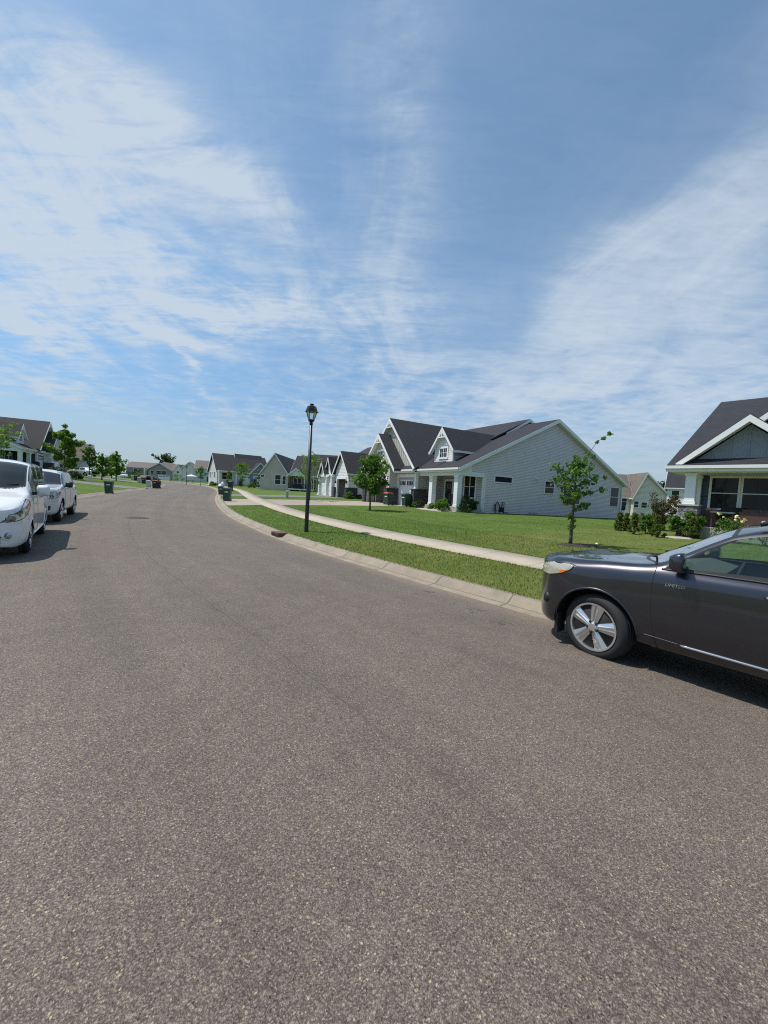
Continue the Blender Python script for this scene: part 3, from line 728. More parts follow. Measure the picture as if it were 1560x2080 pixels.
    zg, zg2 = 8.05, 6.55; am1, h1 = 9.75, 4.35; am2, h2 = 10.15, 2.92
    wl = H.mb('wall', front); wl.box(5.3, 5.48, bf, 0, -.3, 3.45)
    # front wall of the single bay, with its opening
    wl.box(5.48, 5.78, bf, bf+.2, -.3, 3.25); wl.box(8.1, 8.5, bf, bf+.2, -.3, 3.25); wl.box(5.78, 8.1, bf, bf+.2, 2.42, 3.25)
    garage_door(H, (6.94, bf+.10), (-1, 0), (0, -1), 2.32, 2.4, 0, 2)
    H.mb('door_trim', M_white).box(5.5, 8.4, bf-.03, bf, 2.64, 2.9)
    W.box(5.24, 5.5, bf-.06, bf+.22, 1.62, 3.1); W.box(8.1, 8.32, bf-.05, bf, 1.6, 3.1)
    pier(H, 5.16, 5.62, bf-.22, -1.3, -.3, 1.55, stn); pier(H, 8.16, 8.62, b2-.28, bf+.1, -.3, 1.55, stn)
    # pent roof and big gable (board and batten)
    b = H.mb('wall', bb); b.prism([(am1-h1, bf, 3.6), (am1+h1, bf, 3.6), (am1, bf, zg-.12)], (0, .2, 0))
    battens(H, (am1-h1, bf), (1, 0), (0, -1), lambda t: 3.6, lambda t: 3.6+(zg-.25-3.6)*(1-abs(t-h1)/h1), .34, bb, 2*h1)
    b.box(15.3, 15.5, bf, 0, -.3, 3.6) ; wl.box(13.1, 15.5, bf, bf+.2, -.3, 3.6)
    k1 = (zg-3.6)/h1
    for sg in (-1, 1):
        e = am1+sg*(h1+.38); zl = 3.6-.38*k1
        R.prism([(e, bf-.4, zl+th), (am1, bf-.4, zg+th), (am1, 7.2, zg+th), (e, 7.2 if False else 1.0, zl+th)], (0, 0, -th+.02))
        W.prism([(e, bf-.44, zl+th-.03), (am1, bf-.44, zg+th-.03), (am1, bf-.44, zg+th-.34), (e, bf-.44, zl+th-.34)], (0, .05, 0))
        W.prism([(e, bf-.39, zl-.02), (am1, bf-.39, zg-.02), (am1, bf-.39, zg-.06), (e, bf-.39, zl-.06)], (0, .39, 0))
    gtruss(H, am1, bf-.38, zg+.03, h1, k1)
    R.prism([(5.0, bf-.5, 3.28), (8.9, bf-.5, 3.28), (8.9, bf+.0, 3.66), (5.0, bf+.0, 3.66)], (0, 0, -.1))
    G.box(5.0, 8.3, bf-.62, bf-.51, 3.14, 3.27); W.box(5.0, 8.3, bf-.5, bf-.47, 3.0, 3.17); W.box(5.0, 8.3, bf-.47, bf, 3.02, 3.05)
    # double garage projecting further, its door rolled up
    bl = H.mb('wall', bb); aL, aR = 8.3, 13.0
    zd = 2.35
    bl.box(aL, aL+.35, b2, b2+.2, -.3, zd); bl.box(aR-.35, aR, b2, b2+.2, -.3, zd); bl.prism([(aL, b2, zd), (aR, b2, zd), (aR, b2, 3.55), (am2, b2, zg2-.12), (aL, b2, 3.55)], (0, .2, 0))
    battens(H, (aL, b2), (1, 0), (0, -1), lambda t: zd+.3, lambda t: 3.5+max(0, min(t/(am2-aL), (aR-aL-t)/(aR-am2)))*(zg2-.3-3.5), .34, bb, aR-aL)
    bl.box(aL, aL+.18, b2+.2, bf, -.3, 3.5); bl.box(aR-.18, aR, b2+.2, bf, -.3, 3.5)
    T = H.mb('door_trim', M_white); T.box(aL+.3, aR-.3, b2-.05, b2, zd, zd+.3); T.box(aL+.2, aL+.36, b2-.05, b2, 0, zd); T.box(aR-.36, aR-.2, b2-.05, b2, 0, zd)
    gi = H.mb('garage_interior', M_garint)
    gi.box(aL+.18, aR-.18, 2.8, 2.9, -.05, 3.0); gi.box(aL+.0, aL+.12, bf+.21, 2.8, -.05, 3.0); gi.box(aR-.12, aR, bf+.21, 2.8, -.05, 3.0); gi.box(aL, aR, bf+.21, 2.9, 3.0, 3.1)
    H.mb('garage_floor', M_conc).box(aL+.36, aR-.36, b2+.02, 2.8, -.1, .03)
    if opened:
        gd = H.new(); gd.box(aL+.4, aR-.4, b2+.35, b2+2.6, 2.36, 2.41); gd.build('garage_door', M_white, H.root)
        cl = H.mb('stored_clutter', M_dark)
        for i in range(9):
            x = random.uniform(aL+.5, aR-.9); y = random.uniform(.6, 2.2); h = random.uniform(.5, 1.7); cl.box(x, x+random.uniform(.3, .6), y, y+.5, .04, h)
    else: garage_door(H, ((aL+aR)/2, b2+.1), (-1, 0), (0, -1), aR-aL-.72, zd, 0, 4)
    pier(H, 12.7, 13.2, b2-.25, b2+.3, -.3, 1.55, stn)
    k2 = (zg2-3.5)/h2
    for sg in (-1, 1):
        e = am2+sg*(h2+.36); zl = 3.5-.36*k2
        R.prism([(e, b2-.4, zl+th), (am2, b2-.4, zg2+th), (am2, bf+.05, zg2+th), (e, bf+.05, zl+th)], (0, 0, -th+.02))
        W.prism([(e, b2-.44, zl+th-.03), (am2, b2-.44, zg2+th-.03), (am2, b2-.44, zg2+th-.32), (e, b2-.44, zl+th-.32)], (0, .05, 0))
        W.prism([(e, b2-.39, zl-.02), (am2, b2-.39, zg2-.02), (am2, b2-.39, zg2-.06), (e, b2-.39, zl-.06)], (0, .39, 0))
    gtruss(H, am2, b2-.38, zg2+.03, h2, k2)
    win(H, (am2, b2), (-1, 0), (0, -1), 1.05, .85, 4.62, 'grid', .16)
    # dormer
    ad, wd, bd = 3.45, 1.2, -1.35
    zbase = ze+s2*(bd+2.45); zed = 5.2; zrd = 6.66
    dw = H.mb('dormer_wall', M_white_sid); dw.prism([(ad-wd, bd, zbase-.1), (ad+wd, bd, zbase-.1), (ad+wd, bd, zed), (ad, bd, zrd-.1), (ad-wd, bd, zed)], (0, .12, 0))
    ds_ = H.mb('dormer_wall', front)
    for s in (-1, 1):
        x = ad+s*wd; ds_.prism([(x, bd+.12, zbase-.1), (x, bd+.12, zed), (x, 2.4, zed), (x, 2.4, zbase+.9)], (-s*.12, 0, 0))
        H.mb('corner_board', M_white).box(min(x, x+s*.02), max(x, x+s*.02)+.0, bd-.02, bd+.13, zbase-.05, zed)
        H.mb('corner_board', M_white).box(x-.06 if s > 0 else x, x if s > 0 else x+.06, bd-.022, bd, zbase-.05, zed)
        e = ad+s*(wd+.42); kd = (zrd-zed)/wd; zl = zed-.42*kd
        bend = -2.45+(zl-ze)/s2; bend2 = -2.45+(zrd-ze)/s2
        R.prism([(e, bd-.30, zl+th), (ad, bd-.30, zrd+th), (ad, bend2+.5, zrd+th), (e, bend+.5, zl+th)], (0, 0, -th+.02))
        W.prism([(e, bd-.34, zl+th-.03), (ad, bd-.34, zrd+th-.03), (ad, bd-.34, zrd+th-.30), (e, bd-.34, zl+th-.30)], (0, .05, 0))
        W.prism([(e, bd-.29, zl-.02), (ad, bd-.29, zrd-.02), (ad, bd-.29, zrd-.06), (e, bd-.29, zl-.06)], (0, .29, 0))
        W.box(min(e, e+s*.03), max(e, e+s*.03), bd-.4, bend+.3, zl-.03, zl+.15)
    gtruss(H, ad, bd-.28, zrd+.05, wd, 1.2)
    win(H, (ad, bd), (-1, 0), (0, -1), .92, .72, 4.72, 'grid', .15)
    return H

# main grey villa (B)
HB = villa('grey vinyl sided villa with white dormer over its porch and stone piers at the garages', CB, FB, GB, .46, (M_grey_sid, M_dkgrey_smooth, M_bb, M_roof, M_stone_dk))
ue, ne = (0, 1), (-1, 0)
win(HB, (0, 2.08), ue, ne, 1.85, .42, 2.72, 'pic', .07); win(HB, (0, 7.65), ue, ne, 1.15, 1.0, 2.4, 'double', .07)
win(HB, (0, 10.75), ue, ne, 2.3, 1.75, 1.98, 'twin', .08); win(HB, (0, 17.4), ue, ne, 1.35, 1.85, 1.98, 'double', .07)
lf = HB.mb('wall_light', M_gutter); lf.box(-.08, 0, 5.75, 6.0, 3.05, 3.2); lf.box(-.28, -.08, 5.86, 5.96, 3.0, 3.1)
vt = HB.mb('vent_hood', M_conc); vt.box(-.22, 0, 5.25, 5.6, -.15, .2); vt.box(-.22, 0, 5.75, 6.1, -.15, .2)
gm = HB.mb('gas_meter', M_blackmatte)
gm.tube([(-.15, 1.3, -.3), (-.15, 1.3, .75), (-.15, 1.45, .95), (-.15, 1.65, .75), (-.15, 1.75, .45), (-.15, 1.95, .45), (-.15, 2.0, .95), (-.15, 2.2, .9), (-.15, 2.2, -.3)], .035, 6)
gm.box(-.3, -.1, 1.75, 2.0, .15, .5); gm.tube([(-.15, 1.15, .2), (-.15, 1.15, .7), (-.15, 1.35, .72)], .03, 6); gm.tube([(-.15, 2.2, .1), (-.15, 2.7, .1), (-.15, 2.75, -.1)], .025, 6)
HB.done()

# white neighbour (C): mirrored, garage wing towards us
HC = House('villa_house', 'white lap sided house with open garage wing and white porch columns past the tree', CB, FB, GB, .55)
gable(HC, 20.2, 24.4, -2.4, 9, -.4, 3.35, 5.75, M_white_sid, M_roof, 'b', .35, walls=False)
w = HC.mb('wall', M_white_sid); w.box(20.2, 20.38, -2.4, 9, -.4, 3.35); w.box(24.22, 24.4, -2.4, 9, -.4, 3.35)
w.prism([(20.2, -2.4, 2.45), (24.4, -2.4, 2.45), (24.4, -2.4, 3.35), (22.3, -2.4, 5.7), (20.2, -2.4, 3.35)], (0, .2, 0)); w.box(20.38, 20.9, -2.4, -2.2, -.4, 2.45); w.box(23.7, 24.22, -2.4, -2.2, -.4, 2.45)
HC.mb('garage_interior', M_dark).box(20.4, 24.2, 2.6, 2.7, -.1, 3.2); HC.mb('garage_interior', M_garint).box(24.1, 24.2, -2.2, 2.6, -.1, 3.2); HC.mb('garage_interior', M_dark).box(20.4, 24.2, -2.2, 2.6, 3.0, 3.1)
HC.mb('door_trim', M_white).box(20.75, 23.85, -2.45, -2.4, 2.45, 2.7); HC.mb('door_trim', M_white).box(20.75, 20.9, -2.45, -2.4, 0, 2.45); HC.mb('door_trim', M_white).box(23.7, 23.85, -2.45, -2.4, 0, 2.45)
v_ = HC.mb('gable_vent', M_black); v_.box(22.2, 22.4, -2.43, -2.4, 4.5, 5.0)
pier(HC, 20.1, 20.6, -2.65, -1.2, -.4, 1.35, M_stone_dk); pier(HC, 24.0, 24.5, -2.65, -2.2, -.4, 1.35, M_stone_dk); pier(HC, 20.05, 20.5, .9, 2.2, -.4, 1.35, M_stone_dk)
lt = HC.mb('wall_lantern', M_black); lt.box(20.5, 20.66, -2.58, -2.4, 1.9, 2.25); lt.box(24.0, 24.16, -2.58, -2.4, 1.9, 2.25)
gable(HC, 24.4, 34.5, -.6, 15, -.4, 3.3, 8.1, M_white_sid, M_roof, 'a', .35)
gable(HC, 20.4, 24.4, 1.5, 15, -.4, 3.3, 7.0, M_white_sid, M_roof, 'a', .35)
gable(HC, 27.4, 29.6, -2.6, 4, 2.9, 3.15, 4.75, M_white_sid, M_roof, 'b', .3); gable(HC, 25.9, 28.4, -2.2, 4, 2.9, 3.15, 5.3, M_white_sid, M_roof, 'b', .3)
HC.mb('porch_floor', M_conc).box(24.5, 30.4, -2.9, -.6, -.4, .25); HC.mb('roof_trim', M_white).box(24.4, 30.2, -2.7, -2.4, 2.75, 3.05)
for a in (25.0, 26.9, 29.7): column(HC, a, -2.55, .25, 2.75, .4)
HC.done()

# navy house on the right (A)
zA = .44
HA = House('porch_house', 'navy house with slate blue porch gable, wide window and column on a stone base', CA, FA, GA, zA)
ze, bR, zR = 3.32, 9.2, 8.05
RA = HA.mb('roof', M_roof); WA = HA.mb('roof_trim', M_white); GAo = HA.mb('gutter', M_gutter)
slA = (zR-ze)/(bR+.35); th = .17
RA.prism([(.95, -.75, ze-slA*.4+th), (-13, -.75, ze-slA*.4+th), (-13, bR, zR+th), (.75, bR, zR+th)], (0, 0, -th+.02))
RA.prism([(.95, 18.5, ze+.0+th), (-13, 18.5, ze+th), (-13, bR, zR+th), (.75, bR, zR+th)], (0, 0, -th+.02))
HA.mb('wall', M_blue_sid).prism([(.35, 1.9, -.5), (.35, 18, -.5), (.35, 18, ze), (.35, bR, zR-.1), (.35, 1.9, ze+.6)], (-.18, 0, 0))
HA.mb('wall', M_navy_sid).box(-8, .17, 1.9, 2.05, -.4, 3.2)
WA.prism([(.92, -.76, ze-slA*.4+th-.03), (.72, bR, zR+th-.03), (.72, bR, zR+th-.28), (.92, -.76, ze-slA*.4+th-.28)], (.05, 0, 0))
GAo.box(-13, .98, -.90, -.765, ze-slA*.4-.0, ze-slA*.4+.14); WA.box(-13, .95, -.76, -.73, ze-slA*.4-.14, ze-slA*.4-.005); WA.box(-13, .9, -.73, 1.9, ze-slA*.4-.13, ze-slA*.4-.09)
WA.box(-8, .30, -.34, -.06, 2.96, 3.09)
WA.box(.02, .30, -.06, 1.9, 2.96, 3.09)
pc = column(HA, .02, -.2, 1.43, 2.96, .40); column(HA, .1, 1.78, .55, 2.96, .22)
pier(HA, -.34, .36, -.55, .22, -.4, 1.38, M_stone_lt)
HA.mb('porch_floor', M_conc).box(-8, .3, -.5, 1.9, -.4, .42)
# porch gable
am, hf, bg, z0g, zag = -1.86, 2.02, -.42, 3.42, 5.10
kg = (zag-z0g)/hf
gb = HA.mb('gable_face', M_blue_bb); gb.prism([(am-hf, bg+.35, z0g), (am+hf, bg+.35, z0g), (am, bg+.35, zag)], (0, .15, 0))
for i in range(-3, 4):
    x = am+i*.61; h = zag-.12-abs(x-am)*kg
    if h > z0g+.3: gb.box(x-.03, x+.03, bg+.32, bg+.35, z0g, h)
for s in (-1, 1):
    e = am+s*(hf+.45); zl = z0g-.45*kg+.1
    RA.prism([(e, bg-.2, zl+th+.12), (am, bg-.2, zag+th+.22), (am, 4.3, zag+th+.22), (e, .2, zl+th+.12)], (0, 0, -.13))
    WA.prism([(e, bg-.25, zl+th+.07), (am, bg-.25, zag+th+.17), (am, bg-.25, zag+th-.13), (e, bg-.25, zl+th-.2)], (0, .05, 0))
    WA.prism([(e, bg-.2, zl+.06), (am, bg-.2, zag+.1), (am, bg-.2, zag+.06), (e, bg-.2, zl+.02)], (0, .55, 0))
RA.prism([(.3, -.74, ze-slA*.4+th+.01), (-6, -.74, ze-slA*.4+th+.01), (-6, bg+.36, z0g+.16), (.3, bg+.36, z0g+.16)], (0, 0, -.05))
# large gable behind
am, hf, bg, z0g, zag = -4.6, 4.6, 1.2, 3.5, 7.45
kg = (zag-z0g)/hf
gb.prism([(am-hf, bg+.3, z0g), (am+hf, bg+.3, z0g), (am, bg+.3, zag)], (0, .15, 0))
for i in range(-7, 8):
    x = am+i*.61; h = zag-.12-abs(x-am)*kg
    if h > z0g+.3: gb.box(x-.03, x+.03, bg+.27, bg+.3, z0g, h)
for s in (-1, 1):
    e = am+s*(hf+.3); zl = z0g-.3*kg+.1
    RA.prism([(e, bg-.25, zl+th+.12), (am, bg-.25, zag+th+.2), (am, 8.5, zag+th+.2), (e, 1.5, zl+th+.12)], (0, 0, -.13))
    WA.prism([(e, bg-.3, zl+th+.07), (am, bg-.3, zag+th+.15), (am, bg-.3, zag+th-.16), (e, bg-.3, zl+th-.22)], (0, .05, 0))
    WA.prism([(e, bg-.25, zl+.06), (am, bg-.25, zag+.1), (am, bg-.25, zag+.06), (e, bg-.25, zl+.02)], (0, .55, 0))
for c in (-.90, -2.08): win(HA, (c, 1.9), (-1, 0), (0, -1), 1.0, 1.50, 2.10, 'double', .1); HA.mb('window_bar', M_trimblk).box(c-.012, c+.012, 1.88, 1.90, 1.36, 2.84)
HA.mb('window_trim', M_white).box(-2.77, -.21, 1.84, 1.9, 2.98, 3.08)
HA.done()

# left-hand villa, mirrored on the other side of the street
HL = villa('charcoal roofed villa with porch dormer behind the white van', CL, FL, GL, 1.72, (M_taupe_sid, M_blue_sid, M_white_sid, M_roof2, M_stone_dk), opened=False)
garage_door(HL, (13.9, -2.6), (-1, 0), (0, -1), 1.9, 2.3, 0, 1)
HL.done()

def simple_house(label, C, f, g, z, blocks, wins=(), doors=(), extra=None, name='house'):
    H = House(name, label, C, f, g, z)
    for bk in blocks: gable(H, *bk[0], **bk[1])
    for w_ in wins: win(H, *w_)
    for d_ in doors: garage_door(H, *d_)
    if extra: extra(H)
    return H.done()
FX = (-1, 0); GX = (0, 1)          # houses that face us
def rot(t): t = math.radians(t); return (-math.cos(t), -math.sin(t)), (-math.sin(t), math.cos(t))
# second house on the left, seen between the trees
p = LL(20, 0)
simple_house('taupe house with grey shingle roof half hidden behind the street tree row', p, FL, GL, 1.9,
    [((0, 14, -2, 14, -.6, 3.1, 7.6), dict(wall=M_taupe_sid, roof=M_roof_tan, ax='a')), ((8, 14, -4.5, 2, -.6, 3.1, 6.2), dict(wall=M_white_sid, roof=M_roof_tan, ax='b'))],
    [((0, 4), (0, 1), (-1, 0), 1.2, 1.4, 2.), ((3, -2), (-1, 0), (0, -1), 1.5, 1.5, 1.9)], [((11, -4.5), (-1, 0), (0, -1), 4.6, 2.2, 0, 3)])
# tan house with deck (D)
def deckD(H):
    d = H.mb('deck', M_white); d.box(-4.9, -.15, -.6, 1.6, .28, .5)
    for x in (-4.8, -2.5, -.4): d.box(x-.07, x+.07, -.5, -.36, -.5, .28)
    r = H.mb('deck_railing', M_black); r.box(-4.9, -.15, -.58, -.54, 1.35, 1.42); r.box(-4.9, -.15, -.58, -.54, .6, .64)
    for i in range(34): x = -4.85+i*.14; r.box(x-.012, x+.012, -.57, -.55, .6, 1.36)
    for x in (-4.86, -2.5, -.2): r.box(x-.04, x+.04, -.6, -.52, .5, 1.45)
    s = H.mb('deck_furniture', M_dark); s.box(-2.6, -.9, .2, .9, .5, 1.25); s.box(-3.9, -3.2, .3, .9, .5, 1.2)
    c = H.mb('column', M_white); c.box(-3.35, -3.2, -.5, -.35, .5, 2.9); c.box(-5.05, -4.9, -.5, -.35, .5, 2.9)
c = gpy(584.5, 74.)
simple_house('tan gabled house with a raised white deck and black railing', (c.x, c.y), FX, (0, 1), .9,
    [((0, 5.35, 0, 16, -.6, 3.15, 6.95), dict(wall=M_tan_sid, roof=M_roof, ax='b', ov=.25)), ((-9.5, -.02, 1.8, 14, -.6, 3.2, 7.3), dict(wall=M_taupe_sid, roof=M_roof, ax='a', ov=.3)),
     ((-9.4, -3.6, 3, 12, 3.2, 3.6, 7.75), dict(wall=M_white_sid, roof=M_roof, ax='a', ov=.3)), ((-3.3, -.25, -1.2, 6, 2.9, 3., 4.3), dict(wall=M_white_sid, roof=M_roof, ax='b', ov=.2))],
    [((1.95, 0), (-1, 0), (0, -1), 1.05, 1.7, 2.05), ((4.9, 0), (-1, 0), (0, -1), .7, .35, 2.6, 'pic'), ((.75, 0), (-1, 0), (0, -1), .6, 1.5, 2.0), ((-1.4, 1.8), (-1, 0), (0, -1), 1.5, 1.9, 1.6, 'twin'), ((-4.2, 1.8), (-1, 0), (0, -1), 1.7, 2., 1.5, 'twin')], (), deckD)
# grey house with two garages (E)
def ext_E(H):
    for x in (-5.75, -9.35): pier(H, x-.35, x+.35, -.9, -.4, -.5, 1.5, M_stone_dk)
    H.mb('column', M_white).box(-.3, -.02, -1.7, -1.4, 0, 3.0); H.mb('column', M_white).box(-4.4, -4.15, -1.7, -1.4, 0, 3.0)
    H.mb('porch_roof', M_white).box(-4.5, 0, -1.8, 0, 2.95, 3.2)
    w = H.mb('wall', M_blue_bb); w.prism([(-8.6, -.5, 3.3), (-12.2, -.5, 3.3), (-10.5, -.5, 5.2)], (0, .1, 0))
c = gpy(440.5, 98.)
simple_house('pale grey house with two white garage doors across the far lawn', (c.x, c.y), *rot(35), 1.65,
    [((-13.3, 0, 0, 11, -.8, 3.3, 7.7), dict(wall=M_ltgrey_sid, roof=M_roof, ax='a', ov=.4)), ((-13.2, -8.2, -.4, 6, -.8, 3.2, 5.9), dict(wall=M_blue_bb, roof=M_roof, ax='b', ov=.35)), ((-12.5, -5.5, 3, 8, 4, 5.2, 8.1), dict(wall=M_blue_bb, roof=M_roof, ax='a', ov=.2))],
    [((-2.4, 0), (-1, 0), (0, -1), 2.4, 1.6, 1.9, 'twin'), ((0, 3), (0, -1), (1, 0), 1.1, 1.3, 2.2), ((0, 6), (0, -1), (1, 0), .8, .5, 2.6, 'pic'), ((0, 8.5), (0, -1), (1, 0), 1.1, 1.3, 2.2)],
    [((-7.4, -.02), (-1, 0), (0, -1), 2.8, 2.2, 0, 2), ((-10.8, -.42), (-1, 0), (0, -1), 3.4, 2.2, 0, 3)], ext_E)
# white two-storey (F)
c = gpy(396, 150.)
simple_house('white two storey house with brown hipped roof beside the patio umbrella', (c.x, c.y), *rot(18), 1.75,
    [((-9.5, 0, 0, 9, -.8, 5.4, 8.4), dict(wall=M_ltgrey_sid, roof=M_roof_tan, ax='a', ov=.5)), ((0, 4.6, 1, 9, -.8, 5.2, 7.4), dict(wall=M_white_sid, roof=M_roof_tan, ax='b', ov=.5))],
    [((-1.9, 0), (-1, 0), (0, -1), 2.0, 1.4, 4.2, 'twin'), ((-6.9, 0), (-1, 0), (0, -1), 1.4, 1.4, 4.2), ((-5, 0), (-1, 0), (0, -1), 1.8, 2.0, 1.2, 'twin')])
# long row on the bend (T)
def ext_T(H):
    c = H.mb('column', M_white)
    for x in (0, -8.6, -14.4): c.box(x-.4, x+.1, -2.2, -1.7, -.5, 5.2)
    p = H.mb('porch_roof', M_roof_tan); p.prism([(-2.5, -2.1, 2.2), (-6.6, -2.1, 3.7), (-6.6, -2.1, 4.0), (-2.5, -2.1, 2.5)], (0, 2.1, 0))
    H.mb('wall', M_blue_bb).box(-8, -.4, -.05, .0, -.5, 5.); H.mb('wall', M_dark).box(-14.2, -9.0, -.05, .0, -.5, 4.8)
c = gpy(256, 172.)
simple_house('long row house with brown roof and dark blue porch fronts at the street bend', (c.x, c.y), *rot(6), 1.5,
    [((-16, 0, 0, 9, -1, 5.3, 7.6), dict(wall=M_taupe_sid, roof=M_roof_tan, ax='a', ov=.5)), ((-21, -12, -1, 9, -1, 5.3, 8.0), dict(wall=M_taupe_sid, roof=M_roof_tan, ax='b', ov=.5))],
    [((-17.3, -1), (-1, 0), (0, -1), 1.2, 1.6, 4.), ((-4, -.05), (-1, 0), (0, -1), 1.6, 1.4, 3.9)], (), ext_T, 'row_house')
c = gpy(316, 165.)
simple_house('low taupe house with dark double garage opening on the bend', (c.x, c.y), *rot(6), 1.5,
    [((-6.3, 3, 0, 9, -1, 4.6, 7.3), dict(wall=M_taupe_sid, roof=M_roof_tan, ax='b', ov=.6)), ((-13.5, -6, .5, 9, -1, 4.4, 7.2), dict(wall=M_ltgrey_sid, roof=M_roof_tan, ax='a', ov=.4))],
    [((-2.2, 0), (-1, 0), (0, -1), 4.0, 1.5, 3.2, 'twin'), ((1.4, 0), (-1, 0), (0, -1), 1.2, 1.5, 3.2)], [((-3.4, -.05), (-1, 0), (0, -1), 4.4, 2.1, -.2, 3)])
c = gpy(357, 158.)
simple_house('narrow white gabled house with a dark garage, between far houses', (c.x, c.y), *rot(10), 1.6,
    [((-2.4, .9, 0, 9, -1, 4., 6.6), dict(wall=M_white_sid, roof=M_roof_tan, ax='b', ov=.3)), ((-6, -2.4, .6, 9, -1, 4.6, 6.2), dict(wall=M_dark, roof=M_roof_tan, ax='a', ov=.3))], [((-.7, 0), (-1, 0), (0, -1), .9, .7, 3.6)])
# houses behind, to the right
c = gpy(1286, 58.)
simple_house('cream house with brown roof in the gap behind the arborvitae', (c.x, c.y), *rot(-8), .35,
    [((-4.9, .0, 0, 6.4, -.8, 3., 6.3), dict(wall=M_cream_sid, roof=M_roof_tan, ax='b', ov=.3, rm=-1.5)), ((.02, 6, 1, 6, -.8, 2.9, 6.1), dict(wall=M_white_sid, roof=M_roof_tan, ax='a', ov=.3)), ((2.6, 5.4, 2, 6, 4.2, 5.2, 7.2), dict(wall=M_cream_sid, roof=M_roof_tan, ax='b', ov=.25))],
    [((-1.5, 0), (-1, 0), (0, -1), .75, .8, 1.55), ((-3.0, 0), (-1, 0), (0, -1), 1.0, 1.0, 1.5, 'twin'), ((-.4, 0), (-1, 0), (0, -1), .6, .9, 1.6), ((.95, 1), (-1, 0), (0, -1), .85, 1.2, 1.9)])
c = gpy(1352, 57.)
simple_house('white house with dark roof and one window beside the porch column', (c.x, c.y), *rot(-40), .05,
    [((-9, 0, 0, 8, -.8, 4.75, 8.6), dict(wall=M_white_sid, roof=M_roof, ax='a', ov=.3))], [((-1.0, 0), (-1, 0), (0, -1), .85, 1.4, 3.5)])
# ------------------------------------------------------------------ vehicles
def pchip(x, y, q):
    x = np.asarray(x, float); y = np.asarray(y, float); h = np.diff(x); dl = np.diff(y)/h; n = len(x); d = np.zeros(n)
    for i in range(1, n-1):
        if dl[i-1]*dl[i] > 0:
            w1, w2 = 2*h[i]+h[i-1], h[i]+2*h[i-1]; d[i] = (w1+w2)/(w1/dl[i-1]+w2/dl[i])
    d[0], d[-1] = dl[0], dl[-1]
    q = np.clip(q, x[0], x[-1]); i = np.clip(np.searchsorted(x, q)-1, 0, n-2); t = (q-x[i])/h[i]
    return (1+2*t)*(1-t)**2*y[i]+t*(1-t)**2*h[i]*d[i]+t*t*(3-2*t)*y[i+1]+t*t*(t-1)*h[i]*d[i+1]
COLS = ('s', 'zb', 'w', 'zc', 'yc', 'zl', 'yb', 'zg', 'yg', 'zr', 'yr', 'zt')
SUV = [(-.955, .55, .05, .70, .05, .73, .045, .74, .04, .75, .03, .76), (-.94, .42, .17, .80, .17, .89, .16, .92, .15, .94, .12, .95), (-.90, .34, .36, .85, .36, .965, .345, 1.0, .32, 1.02, .26, 1.03),
       (-.82, .29, .56, .90, .555, 1.015, .53, 1.05, .49, 1.07, .40, 1.08), (-.70, .27, .755, .925, .745, 1.03, .705, 1.065, .65, 1.085, .51, 1.10), (-.55, .26, .885, .97, .87, 1.065, .815, 1.10, .745, 1.12, .57, 1.135), (-.42, .27, .93, .99, .91, 1.08, .85, 1.11, .775, 1.13, .59, 1.15),
       (-.26, .28, .95, 1.01, .925, 1.09, .86, 1.12, .79, 1.135, .60, 1.16), (.05, .30, .955, 1.03, .93, 1.125, .865, 1.15, .80, 1.165, .60, 1.19), (.35, .30, .955, 1.04, .935, 1.15, .87, 1.175, .81, 1.19, .61, 1.225),
       (.55, .30, .952, 1.045, .935, 1.165, .88, 1.20, .83, 1.25, .60, 1.34), (.75, .30, .95, 1.05, .935, 1.175, .885, 1.31, .80, 1.37, .58, 1.45), (.95, .30, .95, 1.055, .935, 1.18, .885, 1.445, .765, 1.50, .57, 1.57),
       (1.15, .30, .95, 1.06, .935, 1.185, .885, 1.56, .735, 1.61, .56, 1.66), (1.40, .30, .95, 1.065, .935, 1.19, .885, 1.62, .715, 1.67, .56, 1.71), (1.9, .30, .95, 1.07, .935, 1.19, .885, 1.65, .71, 1.69, .56, 1.735),
       (2.7, .30, .95, 1.07, .935, 1.19, .88, 1.645, .705, 1.685, .56, 1.73), (3.2, .32, .945, 1.06, .93, 1.20, .86, 1.61, .69, 1.66, .55, 1.70), (3.55, .36, .93, 1.04, .91, 1.18, .83, 1.52, .66, 1.57, .53, 1.61),
       (3.75, .42, .87, 1.0, .85, 1.12, .78, 1.25, .68, 1.28, .5, 1.30), (3.83, .5, .75, .95, .74, 1.04, .68, 1.06, .6, 1.07, .45, 1.08)]
